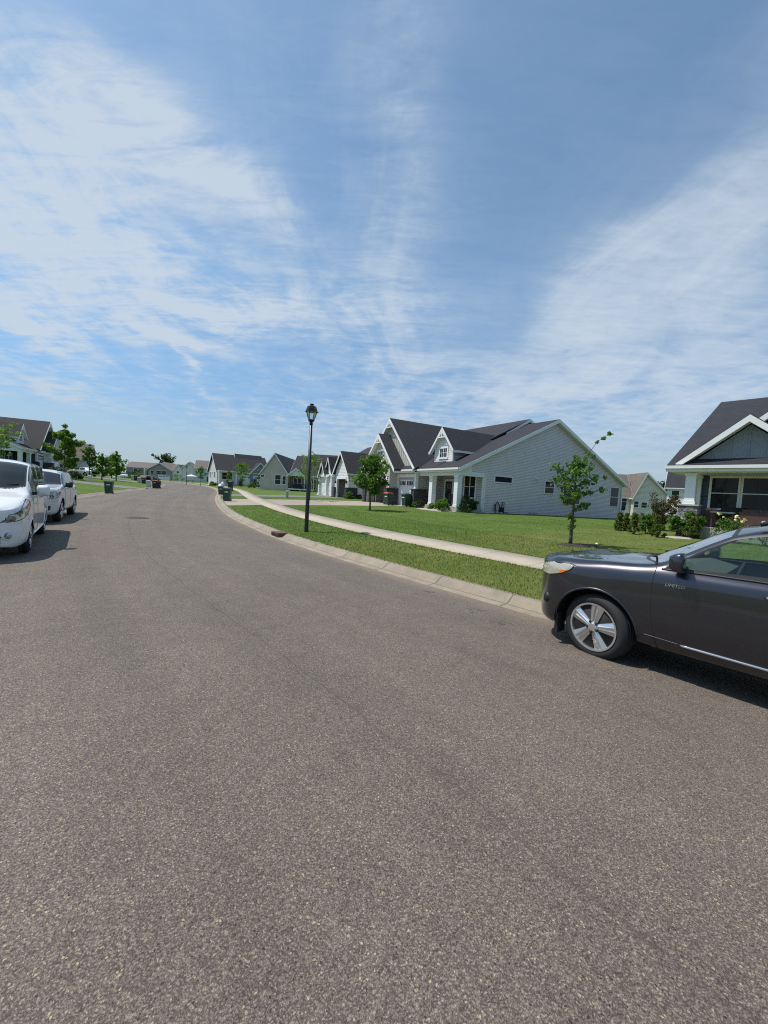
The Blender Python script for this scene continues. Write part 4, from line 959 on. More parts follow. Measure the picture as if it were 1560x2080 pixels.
VAN = [(-.84, .45, .10, .75, .10, .80, .09, .82, .07, .84, .05, .85), (-.82, .30, .45, .78, .45, .85, .44, .87, .38, .88, .3, .89), (-.75, .22, .68, .82, .68, .90, .66, .92, .58, .94, .45, .95),
       (-.62, .20, .79, .86, .78, .96, .74, .99, .66, 1.01, .5, 1.03), (-.40, .20, .84, .92, .825, 1.03, .78, 1.07, .70, 1.09, .52, 1.11), (-.1, .2, .86, .97, .845, 1.08, .80, 1.13, .74, 1.15, .54, 1.175),
       (.12, .2, .865, 1.0, .85, 1.10, .82, 1.17, .76, 1.20, .55, 1.235), (.35, .2, .865, 1.0, .855, 1.11, .825, 1.34, .755, 1.38, .56, 1.42), (.60, .2, .865, 1.0, .855, 1.12, .83, 1.56, .74, 1.60, .56, 1.63),
       (.82, .2, .865, 1.0, .855, 1.12, .83, 1.69, .73, 1.735, .57, 1.765), (1.1, .2, .865, 1.0, .855, 1.12, .83, 1.735, .725, 1.795, .58, 1.83), (1.6, .2, .865, 1.0, .855, 1.12, .83, 1.745, .72, 1.81, .58, 1.86),
       (3.0, .2, .865, 1.0, .855, 1.12, .83, 1.745, .72, 1.81, .58, 1.86), (3.6, .24, .86, 1.0, .85, 1.12, .825, 1.735, .715, 1.79, .57, 1.84), (3.8, .3, .83, 1.0, .82, 1.12, .79, 1.60, .70, 1.66, .55, 1.70), (3.88, .4, .74, .98, .73, 1.1, .7, 1.2, .62, 1.24, .5, 1.26)]
SEDAN = [(-.92, .4, .10, .58, .10, .62, .09, .64, .07, .65, .05, .66), (-.88, .28, .6, .62, .58, .68, .56, .70, .5, .71, .4, .72), (-.75, .2, .80, .68, .78, .76, .73, .79, .66, .81, .5, .82), (-.4, .18, .88, .76, .86, .84, .8, .87, .73, .89, .55, .91),
         (.1, .2, .9, .82, .88, .90, .83, .94, .77, .96, .58, .98), (.45, .2, .9, .84, .885, .93, .84, .97, .79, 1.0, .58, 1.03), (.8, .2, .9, .86, .885, .95, .84, 1.14, .74, 1.17, .56, 1.2), (1.2, .2, .9, .87, .885, .96, .84, 1.34, .66, 1.36, .52, 1.39),
         (1.6, .2, .9, .88, .885, .97, .84, 1.39, .63, 1.42, .5, 1.45), (2.2, .2, .9, .9, .885, .98, .84, 1.37, .62, 1.40, .5, 1.43), (2.7, .2, .9, .91, .885, .99, .83, 1.22, .66, 1.25, .5, 1.28), (3.1, .22, .9, .92, .88, 1.0, .81, 1.04, .72, 1.06, .55, 1.08),
         (3.5, .28, .88, .90, .86, .98, .79, 1.01, .7, 1.02, .55, 1.04), (3.75, .36, .82, .86, .8, .93, .74, .95, .66, .96, .5, .97), (3.82, .45, .7, .8, .69, .84, .65, .86, .58, .87, .45, .88)]
def in_poly(x, y, poly):
    r = np.zeros(np.shape(x), bool); n = len(poly)
    for i in range(n):
        x1, y1 = poly[i]; x2, y2 = poly[(i+1) % n]
        c = ((y1 > y) != (y2 > y)) & (x < (x2-x1)*(y-y1)/((y2-y1)+1e-12)+x1); r ^= c
    return r
class Car:
    """closed shell lofted along s (metres behind the front axle), y to the car's left, z up; local +x = forward"""
    def __init__(self, root, tab, k=(1, 1, 1), ns=200, per=7):
        self.root = root; A = np.array(tab, float)*np.array([k[0], k[2], k[1], k[2], k[1], k[2], k[1], k[2], k[1], k[2], k[1], k[2]]); self.A = A
        s0, s1 = A[0, 0], A[-1, 0]; u = np.linspace(0, 1, ns)
        e = np.linspace(0, 1, 14); self.s = np.unique(np.concatenate([s0+.12*e**2, np.linspace(s0+.12, s1-.1, ns), s1-.1*(1-e)**2]))
        self.c = {n: pchip(A[:, 0], A[:, i], self.s) for i, n in enumerate(COLS)}
        c = self.c; w, zb, zc = c['w'], c['zb'], c['zc']; Z0 = np.zeros_like(w)
        Y = np.stack([Z0, w*.84, w*.965, w, c['yc'], c['yb'], c['yg'], c['yr'], c['yr']*.58, Z0], 1)
        Zc = np.stack([zb+.01, zb, zb+.10*k[2], zb+.5*(zc-zb), zc, c['zl'], c['zg'], c['zr'], c['zr']+.74*(c['zt']-c['zr']), c['zt']], 1)
        self.t = np.linspace(0, 9, 9*per+1); self.Y = np.empty((len(self.s), len(self.t))); self.Z = np.empty_like(self.Y)
        tk = np.arange(10.)
        for i in range(len(self.s)):
            self.Y[i] = pchip(tk, Y[i], self.t); self.Z[i] = pchip(tk, Zc[i], self.t)
        self.S = np.repeat(self.s[:, None], len(self.t), 1)
        ce = lambda M: (M[:-1, :-1]+M[1:, :-1]+M[:-1, 1:]+M[1:, 1:])/4
        self.cs, self.cy, self.cz = ce(self.S), ce(self.Y), ce(self.Z)
        self.ct = np.repeat(((self.t[:-1]+self.t[1:])/2)[None], len(self.s)-1, 0)
        self.left = np.ones(self.cs.shape, bool)
        self.P = []
    def arch(self, s0, z0, r, tol=.012):
        d = np.hypot(self.S-s0, self.Z-z0); m = (self.t[None] < 5) & (self.t[None] > .3)
        near = m & (np.abs(d-r) < tol) & (self.t[None] > .9)
        k = np.where(near, r/np.maximum(d, 1e-6), 1.)
        self.S = np.where(near, s0+(self.S-s0)*k, self.S); self.Z = np.where(near, z0+(self.Z-z0)*k, self.Z)
        dc = np.hypot(self.cs-s0, self.cz-z0); self.left &= ~((dc < r) & (self.ct < 5) & (self.ct > .2))
    def snap(self, poly, tol=.012, tmin=2.6):
        """pull grid points that lie close to an outline onto it, so cut edges run clean"""
        n = len(poly); best = np.full(self.S.shape, 9.); bs = self.S.copy(); bz_ = self.Z.copy()
        for i in range(n):
            (x1, y1), (x2, y2) = poly[i], poly[(i+1) % n]; dx, dy = x2-x1, y2-y1; l2 = dx*dx+dy*dy
            t = np.clip(((self.S-x1)*dx+(self.Z-y1)*dy)/l2, 0, 1); px, py = x1+t*dx, y1+t*dy; d = np.hypot(self.S-px, self.Z-py)
            k = d < best; best = np.where(k, d, best); bs = np.where(k, px, bs); bz_ = np.where(k, py, bz_)
        m = (best < tol) & (self.t[None] > tmin) & (self.Y > .3); self.S = np.where(m, bs, self.S); self.Z = np.where(m, bz_, self.Z)
    def surf(self, s, z):            # outer y of the side at (s, z)
        i = int(np.argmin(abs(self.s-s))); j = self.t > 1.0; zz = self.Z[i][j]; yy = self.Y[i][j]
        return float(np.interp(z, zz, yy))
    def take(self, mask, name, mat, parent=None, off=0., sides=(1, -1), sm=True, inset=None):
        """cut the faces in mask out of the shell as a part of their own"""
        m = mask & self.left; self.left &= ~mask
        if len(sides) == 2 and m.any() and np.abs(self.cy[m]).min() > .06:
            for sd in sides: self.emit(m, name, mat, parent, off, (sd,), sm)
            return
        return self.emit(m, name, mat, parent, off, sides, sm)
    def emit(self, m, name, mat, parent=None, off=0., sides=(1, -1), sm=True):
        ii, jj = np.nonzero(m)
        if len(ii) == 0: return None
        nt = len(self.t); q = np.stack([ii*nt+jj, (ii+1)*nt+jj, (ii+1)*nt+jj+1, ii*nt+jj+1], 1)
        ids, inv = np.unique(q.ravel(), return_inverse=True); F0 = inv.reshape(-1, 4)
        S, Y, Z = self.S.ravel()[ids], self.Y.ravel()[ids], self.Z.ravel()[ids]
        if off:
            gs = np.gradient(self.Y, self.s, axis=0).ravel()[ids]; gt = np.gradient(self.Y, axis=1).ravel()[ids]; gz = np.gradient(self.Z, axis=1).ravel()[ids]
            l = np.hypot(gt, gz)+1e-9; Y = Y+off*gz/l; Z = Z-off*gt/l
        V = []; F = []
        for sd in sides:
            n = len(V) and len(V[0]); V.append(np.stack([-S, Y*sd, Z], 1)); F.append((F0 if sd < 0 else F0[:, ::-1])+n)
        if len(sides) == 2:      # weld the two halves on the centre line
            Vv = np.concatenate(V); Ff = np.concatenate(F); key = np.round(Vv*2e4).astype(np.int64); _, first, inv2 = np.unique(key, axis=0, return_index=True, return_inverse=True)
            Vv = Vv[first]; Ff = inv2.ravel()[Ff]
        else: Vv, Ff = V[0], F[0]
        return np_mesh(name, Vv, Ff, mat, parent or self.root, sm)
    def line(self, pts, r, name, mat, sides=(1, -1), lift=0., parent=None, seg=6, dense=14):
        """a strip lying on the side of the shell through (s, z) points"""
        for sd in sides:
            b = MB(); P = []
            for (s1, z1), (s2, z2) in zip(pts, pts[1:]):
                for k in range(dense): t = k/dense; s, z = s1+(s2-s1)*t, z1+(z2-z1)*t; P.append((-s, sd*(self.surf(s, z)+lift), z))
            s, z = pts[-1]; P.append((-s, sd*(self.surf(s, z)+lift), z)); b.tube(P, r, seg); b.build(name, mat, parent or self.root, True)
def wheel(root, x, y, sd, R, W, rr, steer=0., style=5, name='wheel'):
    h = MB(); h.lathe([(rr*.92, -.02), (rr*.92, -W*.9)], 24, ax='y'); o = h.build(name, M_blackmatte, root, True)
    o.location = (x, sd*y, R); o.rotation_euler = (0, 0, steer+(PI if sd < 0 else 0))
    t = MB(); g = [(rr, -.015), (rr+.012, -.004), (rr+.03, .0), (rr+(R-rr)*.55, .004), (R-.03, -.012), (R-.008, -.03), (R, -.055), (R, -.075), (R-.008, -.078), (R-.008, -.085), (R, -.088), (R, -W*.5+.008), (R-.008, -W*.5+.005), (R-.008, -W*.5-.005), (R, -W*.5-.008), (R, -W+.055), (R-.01, -W+.03), (rr, -W+.015)]
    g2 = []
    for a, b_ in zip(g, g[1:]): g2 += [a]
    g2.append(g[-1]); t.lathe(g2, 48, ax='y', cap=False)
    t.build('tyre', M_tyre, o, True)
    r = MB(); r.lathe([(rr*1.0, -.002), (rr*1.03, .004), (rr*.955, .002), (rr*.93, -.03), (rr*.91, -.11)], 40, ax='y', cap=False)
    n = style
    for k in range(n):
        a = 2*PI*k/n+PI/2+.16; c, s = math.cos(a), math.sin(a); u = (-s, c)
        P = lambda q, w, d: (c*q+u[0]*w, d, s*q+u[1]*w)
        q0, q1 = rr*.15, rr*.95; w0, w1 = rr*.125, rr*.30
        for e in (-1, 1):   # split spoke: two ridges and a valley
            r.hexa([P(q0, e*w0, -.04), P(q1, e*w1, -.05), P(q1, e*w1*.28, -.05), P(q0, e*w0*.3, -.04), P(q0, e*w0, -.004), P(q1, e*w1, -.016), P(q1, e*w1*.30, .004), P(q0, e*w0*.34, .012)])
        r.hexa([P(q0, -w0*.4, -.05), P(q1, -w1*.35, -.05), P(q1, w1*.35, -.05), P(q0, w0*.4, -.05), P(q0, -w0*.4, -.004), P(q1, -w1*.35, -.014), P(q1, w1*.35, -.014), P(q0, w0*.4, -.004)])
    r.lathe([(rr*.26, -.04), (rr*.25, .0), (rr*.17, .012), (rr*.16, .016), (.002, .018)], 20, ax='y', cap=False)
    r.build('rim', M_rim, o)
    l = MB()
    for k in range(n):
        a = 2*PI*k/n+PI/2+.16+PI/n; l.lathe([(.015, -.0), (.013, .014), (.008, .017), (.001, .018)], 8, (math.cos(a)*rr*.235, .002, math.sin(a)*rr*.235), 'y')
    l.build('lug_nut', M_blackmatte, o)
    return o
def wheel_wells(car, cs, z0, r, w):
    for s in cs:
        for sd in (1, -1):
            b = MB(); n = 22; V = []; F = []
            for k in range(n+1):
                a = -.1+(PI+.2)*k/n
                for yy in (w-.012, w-.42): V.append((-(s+r*math.cos(a)*1.0), sd*yy, z0+r*math.sin(a)))
            F = [(2*k, 2*k+2, 2*k+3, 2*k+1) for k in range(n)]
            c = len(V); V.append((-s, sd*(w-.42), z0)); F += [(2*k+1, 2*k+3, c) for k in range(n)]
            b.add(V, F); b.build('wheel_well', M_blackmatte, car.root, recalc=False)
def mirror(root, x, y, z, sd, mat, size=1., nm='door_mirror'):
    b = MB(); n = 10; rings = []
    prof = [(-.075, .02, .03), (-.065, .06, .06), (-.03, .085, .085), (.01, .095, .10), (.04, .095, .10), (.045, .088, .093)]
    V = []; F = []; seg = 16
    for (dx, hy, hz) in prof:
        for k in range(seg):
            a = 2*PI*k/seg; c, s = math.cos(a), math.sin(a); c = abs(c)**.5*(1 if c > 0 else -1); s = abs(s)**.5*(1 if s > 0 else -1)
            V.append((x-dx*size, sd*(y+.10*size+c*hy*size), z+s*hz*size))
    for i in range(len(prof)-1):
        for k in range(seg): F.append((i*seg+k, i*seg+(k+1) % seg, (i+1)*seg+(k+1) % seg, (i+1)*seg+k))
    F.append(tuple(range(seg))); F.append(tuple((len(prof)-1)*seg+k for k in range(seg)))
    b.add(V, F); o = b.build(nm, mat, root, True)
    a = MB(); a.tube([(x-.02, sd*(y-.09), z-.075), (x-.01, sd*(y+.03), z-.06)], .032, 8); a.build('stalk', M_trimblk, o, True)
    return o
def text_mesh(name, body, size, mat, parent, loc, rot, shear=0., extrude=.002):
    cu = bpy.data.curves.new(name, 'FONT'); cu.body = body; cu.size = size; cu.extrude = extrude; cu.shear = shear; cu.align_x = 'CENTER'
    t = bpy.data.objects.new(name, cu); COL.objects.link(t); dg = bpy.context.evaluated_depsgraph_get(); dg.update()
    me = bpy.data.meshes.new_from_object(t.evaluated_get(dg)); bpy.data.objects.remove(t)
    o = bpy.data.objects.new(name, me); me.materials.clear(); me.materials.append(mat); COL.objects.link(o); o.parent = parent; o.location = loc; o.rotation_euler = rot
    return o
def common(C, tab, k, paint, glass, cowl0, cowl1, head, wins, doors, zstrip, arches, R, W, rr, hl, amber, bump_s, bump_z, zw, ywheel, steer=0., detail=True, hl_mat=None, sn=.011):
    ct, cs, cz, cy = C.ct, C.cs, C.cz, C.cy; root = C.root
    for s0 in arches: C.arch(s0, zw, R*1.19)
    if detail: C.snap(hl, sn); C.snap(amber, sn)
    cw = cowl0+(cowl1-cowl0)*np.clip((9-ct)/2.9, 0, 1)**2.2
    ws = (ct > 6.12) & (cs > cw) & (cs < head)
    C.take(ws & ((ct < 6.3) | (cs > head-.03) | (cs < cw+.035)), 'windshield_trim', M_trimblk)
    C.take(ws, 'windshield', glass, sm=True)
    for (a, b_) in wins:
        m = (ct > 5.0) & (ct < 6.0) & (cs > a) & (cs < b_)
        tr = m & ((ct < 5.1) | (ct > 5.9) | (cs < a+.02) | (cs > b_-.02)); C.take(tr, 'window_trim', M_trimblk)
        C.take(m, 'side_window', glass)
    C.take((ct > 3.2) & in_poly(cs, cz, amber) & (cy > .35), 'turn_signal', M_amber, off=.004)
    H_ = C.take((ct > 3.0) & in_poly(cs, cz, hl) & (cy > .25), 'headlight', hl_mat or M_lens, off=.003)
    C.line(hl+[hl[0]], .006, 'headlight_seal', M_blackmatte, lift=.002, dense=8)
    C.take((ct > 6.1) & (cs < cw-.02) & (cs > C.s[0]+.13), 'hood', paint)
    C.take((cs < bump_s) & (cz < bump_z) & (ct > .8), 'bumper', paint)
    for d in doors:
        C.take((ct > 1.55) & (ct < 5.0) & (cs > d[0]) & (cs < d[1]) & (cz > zstrip), 'door', paint)
    C.emit(C.left, 'body', paint)
    wheel_wells(C, arches, zw, R*1.185, C.A[:, 2].max())
    for s0 in arches:
        for sd in (1, -1): wheel(root, -s0, ywheel, sd, R, W, rr, steer if s0 == arches[0] else 0.)
    u = MB(); u.box(-arches[1]+R*1.25, -arches[0]-R*1.25, -.66, .66, .24, .42); u.box(-arches[1]-.5, -arches[0]+.5, -.42, .42, .26, .5); u.build('underbody', M_blackmatte, root)
    for s0 in arches:      # rolled arch lip
        for sd in (1, -1):
            b = MB(); P = []
            for q in range(25):
                a = -.12+(PI+.24)*q/24; s = s0+R*1.19*math.cos(a); z = zw+R*1.19*math.sin(a); P.append((-s, sd*(C.surf(s, max(z, .25))-.004), z))
            b.tube(P, .016, 6); b.build('arch_lip', paint, root, True)
def facing(deg): return math.radians(deg)

# dark metallic SUV parked on the right
HEAD = 131.
hx, hy = math.cos(math.radians(HEAD)), math.sin(math.radians(HEAD))
z_suv = -.15
wc = Vector((2.46, 4.47))*.985+Vector((.07, 0))+Vector((hy, -hx))*.93          # front axle centre
suv = thing('parked_suv', 'dark grey metallic sport utility car with five spoke alloy wheel, rear out of view', 'car', (wc.x, wc.y, z_suv), math.radians(HEAD))
C = Car(suv, SUV, ns=330, per=16)
common(C, SUV, 1, M_paint_grey, M_seeglass, .30, .56, 1.13, [(.64, 1.62), (1.70, 2.55), (2.65, 3.35)], [(.56, 1.66), (1.68, 2.62)], .44, (0., 2.79), .376, .245, .267,
       [(-.84, .86), (-.70, 1.0), (-.53, 1.045), (-.32, 1.05), (-.27, 1.035), (-.30, .99), (-.41, .925), (-.58, .875)], [(-.47, .91), (-.43, .965), (-.335, .98), (-.345, .96), (-.41, .925)], -.36, .87, .376, .93, math.radians(-11), hl_mat=M_lens_old)
C.line([(.555, 1.17), (.54, 1.0), (.545, .75), (.585, .5), (.63, .33)], .0055, 'door_gap', M_blackmatte, lift=-.002)
C.line([(1.66, 1.17), (1.66, .8), (1.66, .34)], .0055, 'door_gap', M_blackmatte, lift=-.002)
C.line([(-.44, .885), (-.36, .85), (-.27, .765)], .005, 'bumper_gap', M_blackmatte, lift=-.002)
C.line([(.50, .455), (.82, .44)], .006, 'side_crease', M_paint_grey, lift=.0)
C.line([(.82, .435), (1.6, .425), (2.4, .42)], .013, 'chrome_strip', M_chrome, lift=.004)
C.line([(.60, 1.166), (1.0, 1.178), (1.6, 1.187), (2.5, 1.186), (3.3, 1.19)], .010, 'belt_moulding', M_trimblk, lift=.002)
for z_, nm in ((1.06, 'door_handle'),):
    for s0 in (1.38, 2.42):
        for sd in (1, -1):
            b = MB(); y = C.surf(s0+.1, z_)
            b.tube([(-s0, sd*(y+.0), z_), (-s0-.03, sd*(y+.028), z_+.002), (-s0-.12, sd*(y+.034), z_+.003), (-s0-.19, sd*(y+.03), z_), (-s0-.22, sd*(y), z_-.002)], [.011, .016, .017, .016, .011], 8); b.build('door_handle', M_chrome, suv, True)
        for sd in (1, -1):
            d = MB(); y = C.surf(s0+.1, z_); d.tube([(-s0-.04, sd*(y-.028), z_-.005), (-s0-.11, sd*(y-.024), z_-.005), (-s0-.18, sd*(y-.028), z_-.005)], .038, 10); d.build('handle_cup', M_trimblk, suv, True)
for sd in (1, -1): mirror(suv, -.76, .90, 1.268, sd, M_paint_grey, 1.0)
for sd in (1, -1): b = MB(); b.add([(-.60, sd*.892, 1.165), (-.80, sd*.895, 1.175), (-.78, sd*.868, 1.28)], [(0, 1, 2)]); b.build('mirror_base', M_trimblk, suv)
yb = C.surf(.73, 1.02)
text_mesh('badge', 'LIMITED', .046, M_badge, suv, (-.735, yb+.004, 1.005), (math.radians(94), 0, PI), .25)
for sd in (1, -1): f = MB(); f.lathe([(.001, .03), (.05, .028), (.055, .01), (.055, -.06)], 16, (.60, sd*.80, .575), 'x'); f.build('fog_light', M_lens, suv, True)
for sd in (1, -1): f = MB(); f.lathe([(.058, .03), (.078, .035), (.085, .0), (.085, -.08)], 16, (.588, sd*.805, .575), 'x'); f.build('fog_light_surround', M_trimblk, suv, True)
for sd in (1, -1): f = MB(); f.obox((.43, sd*.80), (1, 0), (0, sd), -.02, .02, -.1, .11, .17, .42); f.build('mud_flap', M_blackmatte, suv)
for sd in (1, -1): r = MB(); r.tube([(-1.28, sd*.63, 1.69), (-1.42, sd*.63, 1.745), (-2., sd*.63, 1.765), (-2.9, sd*.62, 1.755), (-3.1, sd*.62, 1.70)], .018, 8); r.build('roof_rail', M_trimblk, suv, True)
for y0 in (.15, -.45): w_ = MB(); w_.tube([(-.33, y0, 1.235), (-.42, y0+.25, 1.265), (-.50, y0+.62, 1.275)], .012, 6); w_.build('wiper', M_blackmatte, suv, True)
i_ = MB()      # cabin
i_.box(-3.3, -.35, -.80, .80, .42, .5)
i_.prism([(-.42, -.82, 1.12), (-.75, -.80, 1.19), (-1.02, -.78, 1.13), (-1.05, -.78, .8), (-.42, -.82, .7)], (0, 1.62, 0))
for sd in (1, -1):
    for s0, w0 in ((1.55, .27), (2.55, .32)):
        i_.hexa([(-s0-.05, sd*.37-w0, .55), (-s0+.5, sd*.37-w0, .58), (-s0+.5, sd*.37+w0, .58), (-s0-.05, sd*.37+w0, .55), (-s0-.05, sd*.37-w0, .76), (-s0+.5, sd*.37-w0, .80), (-s0+.5, sd*.37+w0, .80), (-s0-.05, sd*.37+w0, .76)])
        i_.hexa([(-s0-.06, sd*.37-w0, .7), (-s0+.08, sd*.37-w0, .7), (-s0+.08, sd*.37+w0, .7), (-s0-.06, sd*.37+w0, .7), (-s0-.30, sd*.37-w0*.85, 1.28), (-s0-.18, sd*.37-w0*.85, 1.28), (-s0-.18, sd*.37+w0*.85, 1.28), (-s0-.30, sd*.37+w0*.85, 1.28)])
        i_.box(-s0-.33, -s0-.22, sd*.37-.13, sd*.37+.13, 1.32, 1.48)
i_.build('interior', M_interior, suv)
s_ = MB(); n = 20
P = [(-1.14-.09*math.sin(2*PI*k/n)*.45, .38+.185*math.cos(2*PI*k/n), 1.12+.185*math.sin(2*PI*k/n)*.9) for k in range(n+1)]
s_.tube(P, .016, 7, False); s_.tube([(-1.05, .38, 1.05), (-1.14, .38, 1.12)], .045, 8); s_.tube([P[0], (-1.12, .38, 1.11), P[10]], .014, 6); s_.build('steering_wheel', M_blackmatte, suv, True)
C.emit((C.ct > 1.2) & (C.ct < 4.95) & (C.cs > .56) & (C.cs < 3.2), 'door_lining', M_interior, off=-.05)
C.emit((C.ct > 6.2) & (C.cs > 1.2) & (C.cs < 3.3), 'headliner', M_interior, off=-.04)
p_ = MB(); p_.hexa([(-1.45, -.1, .98), (-1.47, -.1, .98), (-1.47, .0, .98), (-1.45, .0, .98), (-1.40, -.1, 1.16), (-1.42, -.1, 1.16), (-1.42, .0, 1.16), (-1.40, .0, 1.16)]); p_.build('folded_card', M_cushion, suv)

# white van and silver-white SUV on the left
def place_car(name, label, px, py, heading, ywheel, z=None):
    g = gp(px, py); h = Vector((math.cos(math.radians(heading)), math.sin(math.radians(heading))))
    lft = Vector((-h.y, h.x)); c = Vector((g.x, g.y))-lft*ywheel
    pitch = 0.
    return thing(name, label, 'car' if 'van' not in name else 'van', (c.x, c.y, (terrain(c.x, c.y) if z is None else z)+.0), math.radians(heading))
van = place_car('parked_van', 'white van facing us, parked in front of the silver white car', 62, 1122, -52.5, .84)
van.location.z = gp(62, 1122).z+.004
V_ = Car(van, VAN, ns=260, per=13)
cs, ct, cz, cy = V_.cs, V_.ct, V_.cz, V_.cy
V_.take((cs < -.70) & (cz > .30) & (cz < .42) & (cy < .50), 'lower_grille', M_trimblk)
V_.take((cs < -.72) & (cz > .62) & (cz < .80) & (cy < .42), 'upper_grille', M_trimblk)
common(V_, VAN, 1, M_paint_white, M_carglass, .13, .30, .90, [(.42, .98), (1.06, 1.75), (1.9, 2.7), (2.8, 3.5)], [(.28, 1.02), (1.04, 2.0)], .30, (0., 2.925), .306, .19, .205,
       [(-.81, .66), (-.78, .80), (-.50, 1.00), (-.20, 1.07), (-.14, 1.05), (-.18, .93), (-.45, .79)], [(-.37, .85), (-.37, 1.02), (-.20, 1.06), (-.15, 1.04), (-.19, .935)], -.34, .80, .306, .84, hl_mat=M_lens)
i_ = [int(np.argmin(abs(V_.s-q))) for q in (-.80, -.77, -.74, -.71, -.68, -.64, -.60)]
def van_front(y, z):      # s on the nose where the half width at height z equals y
    q = [(V_.s[i], float(np.interp(z, V_.Z[i][V_.t > 1], V_.Y[i][V_.t > 1]))) for i in range(len(V_.s)) if V_.s[i] < -.3]
    return float(np.interp(y, [a[1] for a in q], [a[0] for a in q]))
for z0, z1, w_, nm in ((.30, .42, .50, 'lower_grille_frame'), (.62, .80, .42, 'upper_grille_frame')):
    b = MB(); q = [-w_+2*w_*k/16 for k in range(17)]
    loop = [(-van_front(max(abs(y), .02), z0)+.006, y, z0) for y in q]+[(-van_front(max(abs(y), .02), z1)+.006, y, z1) for y in reversed(q)]
    b.tube(loop+[loop[0]], .018, 6); b.build(nm, M_trimblk if z0 < .5 else M_chrome, van, True)
for sd in (1, -1):
    s0 = van_front(.60, .43); f = MB(); f.lathe([(.001, .02), (.05, .018), (.06, .0), (.06, -.05)], 18, (0, 0, 0), 'x'); o = f.build('fog_light', M_lens, van, True); o.location = (-s0+.0, sd*.60, .43); o.rotation_euler = (0, 0, sd*.62)
    f = MB(); f.lathe([(.058, .018), (.075, .02), (.082, .008), (.082, -.05)], 18, (0, 0, 0), 'x', cap=False); o = f.build('fog_light_ring', M_gutter, van, True); o.location = (-s0+.0, sd*.60, .43); o.rotation_euler = (0, 0, sd*.62)
for sd in (1, -1):
    mirror(van, -.55, .865, 1.22, sd, M_paint_white, 1.15)
V_.line([(.28, 1.10), (.28, .7), (.31, .30)], .006, 'door_gap', M_blackmatte, lift=-.002)
V_.line([(1.03, 1.7), (1.03, 1.2), (1.03, .7), (1.03, .25)], .006, 'door_gap', M_blackmatte, lift=-.002)
V_.line([(-.36, .80), (-.30, .66)], .005, 'bumper_gap', M_blackmatte, lift=-.002)
V_.line([(.40, .34), (1.2, .33), (2.5, .33)], .02, 'side_moulding', M_paint_white, lift=.004)
for sd in (1, -1):
    b = MB(); y = V_.surf(.9, .92); b.tube([(-.78, sd*y, .94), (-.82, sd*(y+.03), .942), (-.94, sd*(y+.03), .942), (-.98, sd*y, .94)], .014, 8); b.build('door_handle', M_paint_white, van, True)
for y in (-.60, .05): b = MB(); b.tube([(-.12, y, 1.235), (-.24, y+.25, 1.30), (-.30, y+.58, 1.335)], .011, 6); b.build('wiper', M_blackmatte, van, True)
s2 = thing('parked_suv', 'silver white sport utility car parked behind the white van with a black door mirror', 'car', (0, 0, 0), math.radians(-58.))
g = gp(125, 1059); h = Vector((math.cos(math.radians(-58.)), math.sin(math.radians(-58.)))); lft = Vector((-h.y, h.x)); c = Vector((g.x, g.y))-lft*.88
s2.location = (c.x, c.y, g.z+.004)
K = (.953, .95, .975); C2 = Car(s2, SUV, K, ns=220, per=11)
cs, ct, cz, cy = C2.cs, C2.ct, C2.cz, C2.cy
C2.take((cs < -.6) & (cz > .40) & (cz < .54) & (cy > .48) & (cy < .70), 'bumper_vent', M_trimblk)
C2.take((cs < -.8) & (cz > .66) & (cz < .80) & (cy < .42), 'grille', M_trimblk)
common(C2, SUV, 1, M_paint_silver, M_carglass, .28, .53, 1.08, [(.61, 1.5), (1.60, 2.42), (2.52, 3.2)], [(.53, 1.56), (1.58, 2.5)], .40, (0., 2.66), .362, .225, .235,
       [(-.95, .70), (-.80, .90), (-.50, 1.0), (-.27, 1.04), (-.24, 1.01), (-.30, .93), (-.5, .80)], [(-.44, .86), (-.44, 1.0), (-.27, 1.03), (-.25, 1.01), (-.30, .935)], -.34, .82, .362, .88, hl_mat=M_lens)
for sd in (1, -1): mirror(s2, -.74, .86, 1.19, sd, M_trimblk, 1.05)
C2.line([(.53, 1.13), (.52, .8), (.58, .32)], .0055, 'door_gap', M_blackmatte, lift=-.002)
C2.line([(1.57, 1.13), (1.57, .8), (1.57, .32)], .0055, 'door_gap', M_blackmatte, lift=-.002)
C2.line([(.45, .36), (1.2, .35), (2.2, .35)], .025, 'side_cladding', M_trimblk, lift=.002)
for sd in (1, -1): r = MB(); r.tube([(-1.15, sd*.60, 1.64), (-1.28, sd*.60, 1.71), (-1.9, sd*.60, 1.735), (-2.8, sd*.59, 1.72), (-3.0, sd*.59, 1.66)], .02, 8); r.build('roof_rail', M_trimblk, s2, True)
# dark vehicle roof beyond the van
s3 = thing('parked_suv', 'dark car whose curved roof shows just above the white van', 'car', (0, 0, 0), math.radians(-25))
s3.location = (-32.5, 29.0, terrain(-32.5, 29.0))
def simple_car(root, tab, k, paint, det=60):
    c = Car(root, tab, k, ns=det, per=4)
    sed = tab is SEDAN
    common(c, tab, 1, paint, M_carglass, .40*k[0] if sed else .3*k[0], .52*k[0], 1.2*k[0], [(.72*k[0], 1.55*k[0]), (1.65*k[0], 2.55*k[0])] if sed else [(.66, 1.6), (1.7, 2.5), (2.6, 3.2)], [(.5*k[0], 1.6*k[0]), (1.62*k[0], 2.5*k[0])], .3, (0., 2.75*k[0]), .33, .21, .215,
           [(-.9, .5), (-.8, .78), (-.4, .86), (-.3, .84), (-.45, .7)], [(-.45, .7), (-.45, .8), (-.38, .84), (-.34, .8)], -.4, .6, .33, .82*k[1])
    return root
simple_car(s3, SUV, (.98, .98, .95), M_paint_dark)
g = gp(170, 964.5)
sd_ = thing('parked_sedan', 'silver sedan seen side-on in the raised driveway behind the slim street tree', 'car', (0, 0, 0), math.radians(170))
